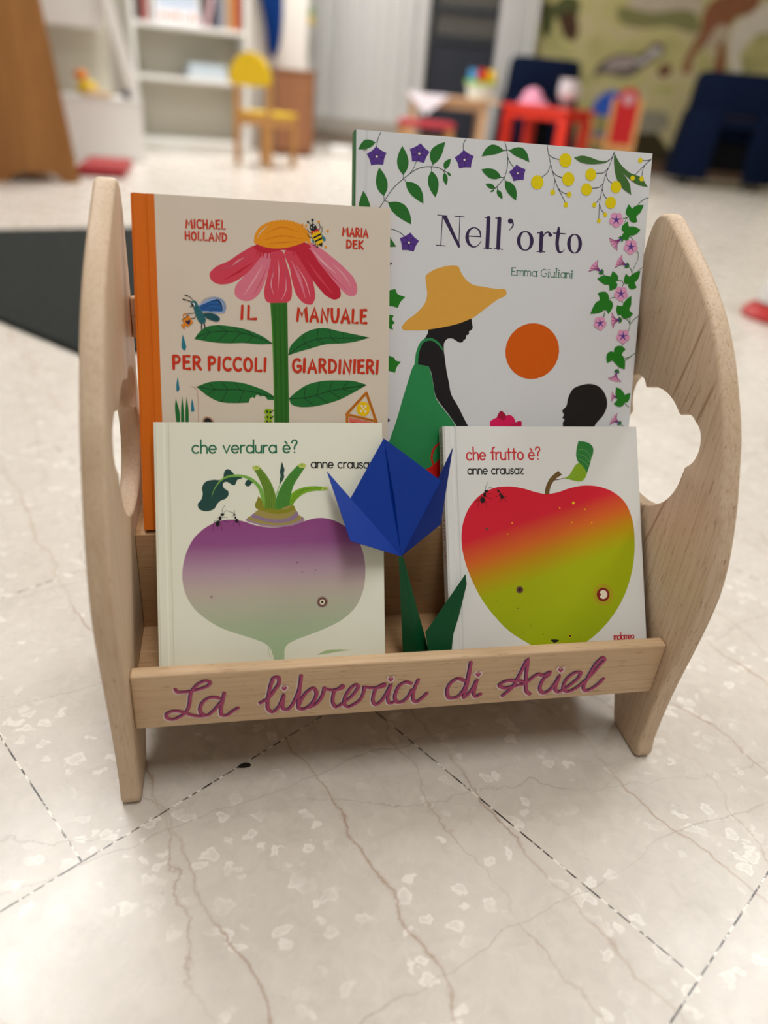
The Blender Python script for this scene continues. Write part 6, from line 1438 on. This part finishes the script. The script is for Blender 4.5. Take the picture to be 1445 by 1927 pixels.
# white bookcase
loc, rz = at(-1.776, 5.30, 25.5)
bc = empty('white_bookcase', loc, rz, 'white open bookcase with books behind the yellow chair', 'bookcase')
bx('side_panel', bc, WHITEM, (0, .03, 0, .28, 0, 2.0)); bx('side_panel', bc, WHITEM, (.76, .79, 0, .28, 0, 2.0))
bx('plinth', bc, WHITEM, (.031, .759, .02, .04, 0, .055)); bx('back_panel', bc, GREYB, (.031, .759, .268, .279, .056, 1.98), bev=.001)
for z in (.056, .445, .752, 1.12, 1.5, 1.97): bx('shelf', bc, WHITEM, (.0305, .7595, .005, .267, z, z + .03))
MB = Matrix.Translation(loc) @ Matrix.Rotation(rz, 4, 'Z')
def shelf_book(s, w, h, d, col, label, z=.782, tilt=0.0, face=False, second=None):
    o = MB @ Vector((s, .03, z))
    t = empty('shelf_book', o, rz, label, 'book', 'books on the white bookcase shelf')
    bm = bmesh.new(); M0 = Matrix.Rotation(tilt, 4, 'X' if face else 'Y')
    m = mat('cloth_' + col, col, .6)
    if face:
        add_box(bm, 0, w, 0, .012, 0, h, .002, 0, M0)
        finish('cover', bm, m, t)
        bm = bmesh.new()
        rr = random.Random(3)
        for i in range(9):
            x = w * (.08 + .1 * i); add_box(bm, x, x + w * .06, -.002, -.0005, h * .10, h * (.16 + .12 * rr.random()), 0, 0, M0)
        finish('cover_print', bm, mat('print_' + second, second, .6), t)
        bm = bmesh.new(); add_box(bm, w * .08, w * .92, -.002, -.0005, h * .36, h * .92, 0, 0, M0); finish('cover_picture', bm, mat('print_C9D6E8', 'C9D6E8', .6), t)
    else:
        add_box(bm, 0, w, 0, d, 0, h, .002, 0, M0); finish('cover', bm, m, t)
        bm = bmesh.new(); add_box(bm, .003, w - .003, .002, d + .001, h - .001, h + .001, 0, 0, M0); finish('page_block', bm, PAGES, t)
for a in ((.040, .022, .23, .16, '4A2230', 'dark maroon book at the left end of the bookcase shelf'),
          (.064, .030, .25, .17, '6E6258', 'grey brown book beside the maroon one on the bookcase shelf'),
          (.097, .028, .22, .16, 'B02A30', 'red book left of the face-out picture book'),
          (.128, .026, .24, .16, 'DCE0DA', 'white book between the red book and the face-out picture book')): shelf_book(*a)
shelf_book(.17, .30, .25, .012, 'ECEAEE', 'face-out picture book with orange and blue print', face=True, tilt=-.22, second='D2763A')
shelf_book(.50, .022, .24, .17, 'E8C4CC', 'pale pink book leaning right on the bookcase shelf', tilt=.22)
for a in ((.585, .034, .24, .17, '8A8FA0', 'grey blue book right of the leaning pink one'), (.622, .034, .23, .16, 'B2A49A', 'taupe book beside the grey blue one'),
          (.660, .036, .25, .17, 'C8945A', 'tan book near the right end of the bookcase shelf'), (.700, .040, .25, .17, 'C45A34', 'orange red book at the right end of the bookcase shelf')): shelf_book(*a)
for i, (dz, w, cc, lb) in enumerate(((0, .27, 'D6E2EA', 'pale blue flat box under another on the bookcase'), (.046, .25, 'CBDCE8', 'pale blue flat box on top of another on the bookcase'))):
    bm = bmesh.new(); add_box(bm, 0, w, 0, .2, 0, .044, .004)
    tag(finish('flat_box', bm, mat('box_' + cc, cc, .6), None, MB @ Vector((.375 + .01 * i, .03, .4752 + dz)), (0, 0, rz)), lb, 'box', 'flat boxes on the bookcase')

# child chairs
def child_chair(name, x, y, deg, label, paint, legm, back='round', w=.26, d=.27, top=.655, grp='small children chairs'):
    t = empty(name, (x, y, 0), R_(deg), label, 'chair', grp)      # faces local +Y; rear legs at y = 0
    h = w / 2; a = .016
    for sx in (-1, 1):
        bx('rear_leg', t, legm, (sx * h - a, sx * h + a, -a, a, 0, .55 if back == 'round' else .60))
        bx('front_leg', t, legm, (sx * h - a, sx * h + a, d - a, d + a, 0, .30))
    bx('seat', t, paint, (-h - .01, h + .01, a + .001, d + .03, .301, .325), bev=.01)
    bx('apron', t, legm, (-h + a, h - a, d - .01, d + .01, .245, .30), (-h + a, h - a, -.01, .01, .245, .30), (-h - .009, -h + .009, a, d - a, .245, .30), (h - .009, h + .009, a, d - a, .245, .30))
    bm = bmesh.new()
    if back == 'round':
        P = [(-h - .025, .475, 1), (-h - .03, .52), (-h + .01, .60), (0, top), (h - .01, .60), (h + .03, .52), (h + .025, .475, 1), (0, .465)]
        yy0, yy1 = -a - .022, -a - .001
    else:
        P = [(-h + a + .001, .30, 1), (-h + a + .001, .56), (-h * .5, top - .012), (0, top), (h * .5, top - .012), (h - a - .001, .56), (h - a - .001, .30, 1)]
        yy0, yy1 = -.010, .010
    P = clean(catmull(P, True, 6))
    A = [bm.verts.new((p[0], yy0, p[1])) for p in P]; B = [bm.verts.new((p[0], yy1, p[1])) for p in P]
    bm.faces.new(A); bm.faces.new(B[::-1])
    for i in range(len(P)): bm.faces.new((A[i], B[i], B[(i + 1) % len(P)], A[(i + 1) % len(P)]))
    finish('backrest', bm, paint, t)
    if back != 'round':
        bm = bmesh.new(); add_cyl(bm, (0, yy0 - .003, .595), (0, yy0 - .0003, .595), .04, .04, 20); finish('back_emblem', bm, mat('pale_emblem', 'B98A90', .5), t)
    return t
child_chair('child_chair', -.905, 4.985, -27, 'yellow child chair with rounded back standing before the white bookcase', YELLOW, PINE)
child_chair('child_chair', 1.665, 5.80, -14, 'red child chair with pale wooden posts at the right of the red table', REDP, PINE, 'panel', .19, .25, .665)
child_chair('child_chair', 1.80, 6.98, 8, 'blue child chair half hidden behind the red table', BLUEP, PINE, 'round', .26, .27, .66)

# brown cabinet
loc, rz = at(-.918, 5.95, 23)
cb = empty('brown_cabinet', loc, rz, 'low brown wooden cabinet behind the yellow chair', 'cabinet')
bx('body', cb, BROWNW, (0, .30, .012, .40, .04, .565)); bx('door', cb, BROWNW, (.004, .296, 0, .0115, .045, .56)); bx('top_board', cb, BROWNW, (-.006, .306, -.006, .405, .566, .588)); bx('plinth', cb, BROWNW, (.01, .29, .03, .38, 0, .039))
bm = bmesh.new(); add_cyl(bm, (.265, 0, .42), (.265, -.018, .42), .008, .011, 12); finish('knob', bm, BROWNW, cb)
bm = bmesh.new(); add_box(bm, -.09, .09, -.06, .06, 0, .075, .02, 0, None, 3)
tag(finish('storage_box', bm, WHITEM, None, (-.46, 6.40, 0), (0, 0, .3)), 'small white box on the floor right of the brown cabinet', 'box')

# blue cloth hanging on the return wall
cl = empty('hanging_cloth', (-1.030, 6.36, .66), R_(25.5), 'blue cloth hanging from a hook on the white wall', 'cloth')
bm = bmesh.new(); rows = []
for j in range(26):
    z = j / 25 * .95; wd = .045 + .06 * min(1, z / .5) - .02 * max(0, 1 - z / .06); rows.append([])
    for i in range(25):
        s = i / 24 * 2 - 1
        rows[-1].append(bm.verts.new((s * wd + .015 * math.sin(z * 9), .02 * math.sin(s * 7 + z * 4) - .012, z + .02 * s * s * (1 if j == 0 else 0))))
for A, B in zip(rows, rows[1:]):
    for i in range(24): bm.faces.new((A[i], A[i + 1], B[i + 1], B[i]))
bmesh.ops.solidify(bm, geom=bm.faces[:], thickness=.006)
finish('fabric', bm, mat('blue_cloth', '1E52A6', .8, .2, .2, 40), cl, smooth=60)
bm = bmesh.new(); add_cyl(bm, (0, -.02, .96), (0, .035, .96), .008, .008, 10); finish('hook', bm, mat('grey_hook', '8A8A8A', .4), cl)

# curtains
CURT = mat('curtain_fabric', 'F4F3F0', .85, .15, .04, 20)
def curtain(x0, x1, z0, pleats, label, seed, y=7.56, amp=.032):
    t = empty('curtain', (x0, y, z0), 0, label, 'curtain')
    rr = random.Random(seed); N = pleats * 12; ph = [rr.uniform(-.5, .5) for _ in range(pleats + 2)]; am = [rr.uniform(.6, 1.2) for _ in range(pleats + 2)]
    bm = bmesh.new(); H = 2.75 - z0; rows = []
    for z in (0, .02, .5, 1.2, H):
        row = []
        for i in range(N + 1):
            u = i / 12; k = int(u); a = am[k] + (am[k + 1] - am[k]) * (u - k); p = ph[k] + (ph[k + 1] - ph[k]) * (u - k)
            g = 1 - .35 * z / H
            row.append(bm.verts.new(((x1 - x0) * i / N, amp * a * g * math.sin(2 * math.pi * u + p) + .01 * a * math.sin(4 * math.pi * u), z)))
        rows.append(row)
    for A, B in zip(rows, rows[1:]):
        for i in range(N): bm.faces.new((A[i], A[i + 1], B[i + 1], B[i]))
    bmesh.ops.solidify(bm, geom=bm.faces[:], thickness=.004)
    finish('fabric', bm, CURT, t, smooth=60)
    bm = bmesh.new(); add_cyl(bm, (-.03, 0, H + .012), (x1 - x0 + .03, 0, H + .012), .012, .012, 12); finish('rail', bm, mat('curtain_rail', 'C8C8C8', .4), t)
curtain(-1.30, -.92, .24, 4, 'narrow strip of white curtain left of the hanging ornament', 3)
curtain(-.86, .17, .235, 9, 'wide white pleated curtain left of the dark window', 8)
curtain(.80, 1.15, .06, 4, 'narrow pale curtain right of the dark window', 5, 7.60, .025)
orn = empty('hanging_ornament', (-.885, 7.50, .955), 0, 'small green and yellow ornament hanging between the white curtains', 'ornament')
bm = bmesh.new(); add_box(bm, -.035, .035, -.008, .008, 0, .07, .006); finish('yellow_tag', bm, mat('ornament_yellow', 'D9B93A', .6), orn)
bm = bmesh.new(); add_box(bm, -.035, .035, -.008, .008, .0705, .13, .006); finish('green_tag', bm, mat('ornament_green', '7FA05A', .6), orn)
bm = bmesh.new(); add_box(bm, -.035, .035, -.008, .008, .24, .32, .006); finish('blue_tag', bm, mat('ornament_blue', '5A7FC0', .6), orn)
bm = bmesh.new(); add_cyl(bm, (0, 0, .125), (0, 0, .9), .002, .002, 6); finish('string', bm, mat('string_white', 'D8D8D8', .7), orn)

# painted wall panel with woodland animals
MUR = {
'pale': ('B6AB96', [(1.916, 1.366), (2.582, 1.417), (2.582, 1.34), (2.287, 1.297), (1.999, 1.314)]),
'greenish': ('7E7C50', [(1.84, 1.29), (2.145, 1.298), (2.57, 1.299), (2.622, 1.204), (2.311, 1.208), (2.033, 1.178), (1.882, 1.214)]),
'moss': ('4E5232', [(1.174, 1.308), (1.271, 1.296), (1.352, 1.361), (1.499, 1.333), (1.501, 1.216), (1.498, 1.116), (1.435, 1.071), (1.372, 1.146), (1.304, 1.2), (1.289, 1.079), (1.24, 1.035), (1.18, 1.151)]),
'bark_dark': ('4A3626', [(1.337, 1.203), (1.446, 1.251), (1.527, 1.138), (1.515, 1.036), (1.441, 1.043), (1.38, 1.107)]),
'fur_dark': ('5E5350', [(1.751, .777), (1.771, .863), (1.854, .928), (1.965, .97), (2.109, .973), (2.194, 1.021), (2.25, 1.082), (2.331, 1.048), (2.335, .999), (2.284, .954), (2.211, .898), (2.144, .839), (2.103, .806), (1.884, .797), (1.834, .801)]),
'fur_grey': ('A0938C', [(1.825, .842), (1.881, .914), (1.995, .947), (2.096, .931), (2.085, .876), (1.971, .846)]),
'fur_light': ('B9B2AC', [(2.072, .929), (2.163, .953), (2.239, 1.033), (2.289, 1.045), (2.318, 1.006), (2.234, .958), (2.154, .894)]),
'fawn': ('8A5A3E', [(2.651, 1.423), (3.084, 1.456), (3.041, 1.375), (2.899, 1.305), (2.86, 1.203), (2.896, 1.044), (2.921, .901), (2.845, .895), (2.812, 1.099), (2.756, 1.155), (2.663, 1.066), (2.616, .981), (2.616, .864), (2.563, .86), (2.553, .996), (2.59, 1.101), (2.627, 1.205), (2.607, 1.302)]),
'fawn_light': ('D2CAB8', [(2.926, 1.296), (3.044, 1.368), (3.113, 1.439), (3.175, 1.463), (3.254, 1.234), (3.162, 1.227), (3.072, 1.14), (3.027, 1.055), (3.083, .914), (3.002, .908), (2.934, 1.047), (2.898, 1.206)]),
'fawn_mid': ('B7A68E', [(2.712, 1.143), (2.782, 1.257), (2.862, 1.243), (2.865, 1.143), (2.774, 1.096), (2.698, 1.028)]),
'urchin': ('6E4A38', [(2.325, .853), (2.345, .909), (2.399, .922), (2.449, .884), (2.424, .832), (2.36, .814)]),
'shade_plant': ('3A3420', [(2.20, .36), (2.318, .40), (2.411, .383), (2.505, .314), (2.587, .238), (2.70, .154), (2.754, .115), (2.25, .115)]),
'stone': ('8E8876', [(2.164, .562), (2.32, .539), (2.499, .523), (2.538, .416), (2.442, .363), (2.238, .368)])}
bm = bmesh.new(); mm, nt, b = base_mat('mural_ground', .8, .15)
v = coords(nt, (1, 1, 1.6)); nn = noise(nt, v, 3.2, 4, .55, .5)
cc = ramp(nt, nn, ((.3, '8F8B5A'), (.48, 'ADA670'), (.62, 'B3A782'), (.75, '8E8A58')))
nt.links.new(cc, b.inputs['Base Color'])
mats = [mm]; add_box(bm, 0, 3.1, -.014, 0, 0, 2.6, .001)
for k, (hx, P) in MUR.items():
    mats.append(mat('mural_' + k, hx, .8, .15, .25, 9))
    fill(bm, catmull([(x - 1.16, z - .11) for x, z in P], True, 5), .0145 + .0001 * len(mats), len(mats) - 1, lambda x, y, z: Vector((x, -z, y)))
tag(finish('wall_mural', bm, mats, None, (1.16, 7.698, .11), smooth='raw'), 'painted mural of woodland animals on a mossy green wall', 'mural')

# navy tub armchairs
def armchair(x, y, deg, label, w):
    t = empty('armchair', (x, y, 0), R_(deg), label, 'armchair', 'navy tub armchairs')
    h = w / 2
    def shell(name, z0, z1, a0, a1, r0x, th, m, flare=0.0, top_round=.05):
        bm = bmesh.new(); rows = []
        N = 26
        for k in range(2):
            for j, z in enumerate((z0, z0 + .03, z1 - top_round, z1 - top_round * .3, z1)):
                ins = (.012, 0, 0, .014, .035)[j]
                rows.append([]);
                for i in range(N + 1):
                    a = R_(a0 + (a1 - a0) * i / N); rx = r0x + flare * (z1 - z) - (th if k else 0) + (ins if k else -ins); ry = r0x * .86 + flare * .5 * (z1 - z) - (th if k else 0) + (ins if k else -ins)
                    c = math.cos(a); s = math.sin(a); q = (abs(c) ** 3.4 + abs(s) ** 3.4) ** (-1 / 3.4)
                    rows[-1].append(bm.verts.new((rx * q * c, .30 + ry * q * s, z)))
        o, inn = rows[:5], rows[5:]
        def quad(A, B):
            for i in range(N): bm.faces.new((A[i], A[i + 1], B[i + 1], B[i]))
        for A, B in zip(o, o[1:]): quad(A, B)
        for A, B in zip(inn, inn[1:]): quad(B, A)
        quad(o[-1], inn[-1]); quad(inn[0], o[0])
        for e in (0, N):
            bm.faces.new([r[e] for r in o] + [r[e] for r in inn[::-1]])
        return finish(name, bm, m, t, smooth=50)
    shell('backrest', .552, .86, 180, 360, h * .93, .07, NAVY, .06)
    shell('side_panel', .055, .60, 150, 250, h * .98, .06, NAVY, .12); shell('side_panel', .055, .60, 290, 390, h * .98, .06, NAVY, .12)
    shell('lower_back', .46, .53, 225, 315, h * .95, .06, NAVY, .06, .02)
    shell('inner_panel', .47, .60, 236, 304, h * .83, .02, mat('mauve_lining', '4A3C44', .8), .06, .02)
    bx('seat', t, NAVY, (-h * .78, h * .78, .03 + .30 - h * .6, .30 + h * .48, .36, .46), bev=.03)
    bx('seat_base', t, BLACKM, (-h * .80, h * .80, .02 + .30 - h * .62, .30 + h * .46, .13, .355), bev=.01)
    for sx in (-1, 1):
        for yy in (.30 - h * .5, .30 + h * .38):
            bm = bmesh.new(); add_cyl(bm, (sx * h * .72, yy, 0), (sx * h * .70, yy, .135), .018, .024, 12); finish('leg', bm, BLACKM, t)
    return t
armchair(2.80, 6.62, -8, 'navy tub armchair at the right edge before the mural', .80)
armchair(1.235, 7.06, 0, 'navy tub armchair behind the red table', .66)

# play tables
loc, rz = at(.045, 6.30, 0)
wt = empty('play_table', loc, rz, 'pale wooden play table with papers left of the red table', 'table')
bx('tabletop', wt, PALEW, (0, .74, 0, .58, .478, .508), bev=.006)
for x in (.035, .60):
    for y in (.03, .49): bx('leg', wt, PALEW, (x, x + .06, y, y + .06, 0, .4775), bev=.006)
bx('apron', wt, PALEW, (.10, .595, .035, .055, .42, .4775))
loc, rz = at(.815, 6.46, -34)
rt = empty('play_table', loc, rz, 'low red plastic play table before the navy armchair', 'table')
bx('tabletop', rt, REDPL, (0, .60, 0, .52, .463, .498), bev=.012)
bx('apron', rt, REDPL, (.03, .57, .02, .04, .405, .4625), (.02, .04, .03, .49, .405, .4625), (.56, .58, .03, .49, .405, .4625), (.03, .57, .48, .50, .405, .4625))
for x in (.012, .512):
    for y in (.012, .432): bx('leg', rt, REDPL, (x, x + .076, y, y + .076, 0, .4045), bev=.012)
bm = bmesh.new()
for P in ([(0, .0, .5088), (.34, 0, .5088), (.34, .25, .5088), (.02, .28, .5088)], [(0, -.0075, .5075), (.34, -.0075, .5075), (.165, -.03, .365)], [(0, 0, .5088), (0, -.0075, .5075), (.34, -.0075, .5075), (.34, 0, .5088)]):
    bm.faces.new([bm.verts.new(p) for p in P])
bmesh.ops.remove_doubles(bm, verts=bm.verts[:], dist=1e-5); bmesh.ops.solidify(bm, geom=bm.faces[:], thickness=-.0012)
tag(finish('paper_sheet', bm, mat('drawing_paper', 'ECE6EC', .7), None, (.05, 6.30, .0005)), 'white paper sheet drooping over the wooden table edge', 'paper')
# bucket of bricks on the wooden table
bk = empty('brick_tub', (.635, 6.52, .508), 0, 'clear white tub with a green rim full of toy bricks', 'tub')
bm = bmesh.new(); add_lathe(bm, [(0, 0), (.095, 0), (.115, .10), (.11, .10), (.09, .006), (0, .006)], (0, 0, 0), 28); finish('body', bm, mat('tub_plastic', 'DCE4DE', .4), bk, smooth=40)
bm = bmesh.new(); add_lathe(bm, [(.111, .10), (.124, .10), (.126, .122), (.112, .122), (.111, .10)], (0, 0, 0), 28); finish('rim', bm, mat('lime_rim', '96D22A', .4), bk, smooth=40)
bm = bmesh.new(); add_lathe(bm, [(.0, .085), (.108, .085), (.108, .09), (0, .09)], (0, 0, 0), 28); finish('insert', bm, mat('tub_plastic', 'DCE4DE'), bk)
for i, (dx, dy, dz, hx, nm) in enumerate(((-.075, -.03, 0, '4A9AD2', 'blue toy brick at the left of the tub'), (.0, -.045, 0, 'D8261E', 'red toy brick in the middle of the tub'), (.072, -.025, 0, 'EBC61E', 'yellow toy brick at the right of the tub'),
                                         (-.04, .05, 0, '3FA846', 'green toy brick at the back of the tub'), (.045, .05, 0, 'E05A1E', 'orange toy brick at the back of the tub'))):
    b_ = empty('toy_brick', (.635 + dx, 6.52 + dy, .5985 + dz), .2 * i, nm, 'toy brick', 'toy bricks in the tub')
    bx('body', b_, mat('brick_' + hx, hx, .35, .5), (-.031, .031, -.028, .028, 0, .105 if i < 3 else .085), bev=.004)
    bm = bmesh.new()
    for sx in (-1, 1):
        for sy in (-1, 1): add_cyl(bm, (sx * .015, sy * .014, .105 if i < 3 else .085), (sx * .015, sy * .014, .114 if i < 3 else .094), .009, .009, 12)
    finish('studs', bm, mat('brick_' + hx, hx), b_)
# toys on the red table
ht = empty('toy_hat', (1.075, 6.50, .498), 0, 'pink soft hat lying on the red table', 'hat')
bm = bmesh.new(); add_lathe(bm, [(0, 0), (.118, 0), (.128, .012), (.11, .03), (.085, .035), (.085, .04), (.0, .04)], (0, 0, 0), 26); finish('brim', bm, mat('pink_felt', 'E29CB4', .85, .1), ht, smooth=50)
bm = bmesh.new(); add_lathe(bm, [(.088, .03), (.088, .05), (.074, .08), (.05, .108), (.022, .122), (0, .125)], (-.01, 0, 0), 24); finish('crown', bm, mat('pink_felt', 'E29CB4'), ht, smooth=50)
kt = empty('toy_kettle', (1.345, 6.54, .498), .3, 'white toy jug with a dark base standing on the red table', 'jug')
bm = bmesh.new(); add_lathe(bm, [(0, .05), (.05, .05), (.072, .08), (.078, .13), (.07, .19), (.075, .205), (.066, .205), (.06, .19), (.0, .18)], (0, 0, 0), 26); finish('body', bm, mat('white_jug', 'DADCE0', .3), kt, smooth=50)
bm = bmesh.new(); add_lathe(bm, [(0, 0), (.055, 0), (.05, .03), (.036, .05), (0, .05)], (0, 0, 0), 24); finish('base', bm, mat('jug_base', '2C3A40', .4), kt, smooth=50)
bm = bmesh.new()
ring = [(.072 + .035 * math.cos(R_(a)), 0, .13 + .045 * math.sin(R_(a))) for a in range(-90, 91, 20)]
for p, q in zip(ring, ring[1:]): add_cyl(bm, p, q, .008, .008, 10)
finish('handle', bm, mat('white_jug', 'DADCE0'), kt, smooth=50)
# stool
so = empty('child_stool', (.225, 5.98, 0), R_(8), 'low wooden child stool with a red seat in front of the wooden table', 'stool')
bx('seat', so, mat('red_seat', 'C23A46', .6, .3, .3, 30), (-.21, .21, -.11, .11, .285, .335), bev=.02)
for sx in (-1, 1):
    for sy in (-1, 1): bx('leg', so, PINE, (sx * .18 - .02, sx * .18 + .02, sy * .085 - .018, sy * .085 + .018, 0, .284))
bx('stretcher', so, YELLOW, (-.159, .159, -.095, -.075, .16, .21), (-.159, .159, .075, .095, .16, .21))

# red mat and floor marker
bm = bmesh.new(); add_box(bm, -.12, .12, -.26, .26, 0, .05, .018, 0, None, 3)
tag(finish('floor_cushion', bm, mat('red_vinyl', 'A01E24', .5, .4, .08, 20), None, (-1.53, 4.02, 0), (0, 0, .25)), 'flat red cushion on the floor in front of the white chest', 'cushion')
fm = empty('floor_marker', (1.375, 1.98, 0), 0, 'white post on a round red base at the right edge', 'floor marker')
bm = bmesh.new(); add_lathe(bm, [(0, 0), (.118, 0), (.122, .012), (.105, .034), (.07, .048), (0, .05)], (0, 0, 0), 32); finish('base', bm, mat('red_rubber', 'B8221E', .5), fm, smooth=40)
bm = bmesh.new(); add_lathe(bm, [(0, .0495), (.085, .0495), (.078, .10), (.05, .30), (.03, .42), (0, .43)], (0, 0, 0), 28); finish('post', bm, mat('white_post', 'E6E4E2', .5), fm, smooth=40)
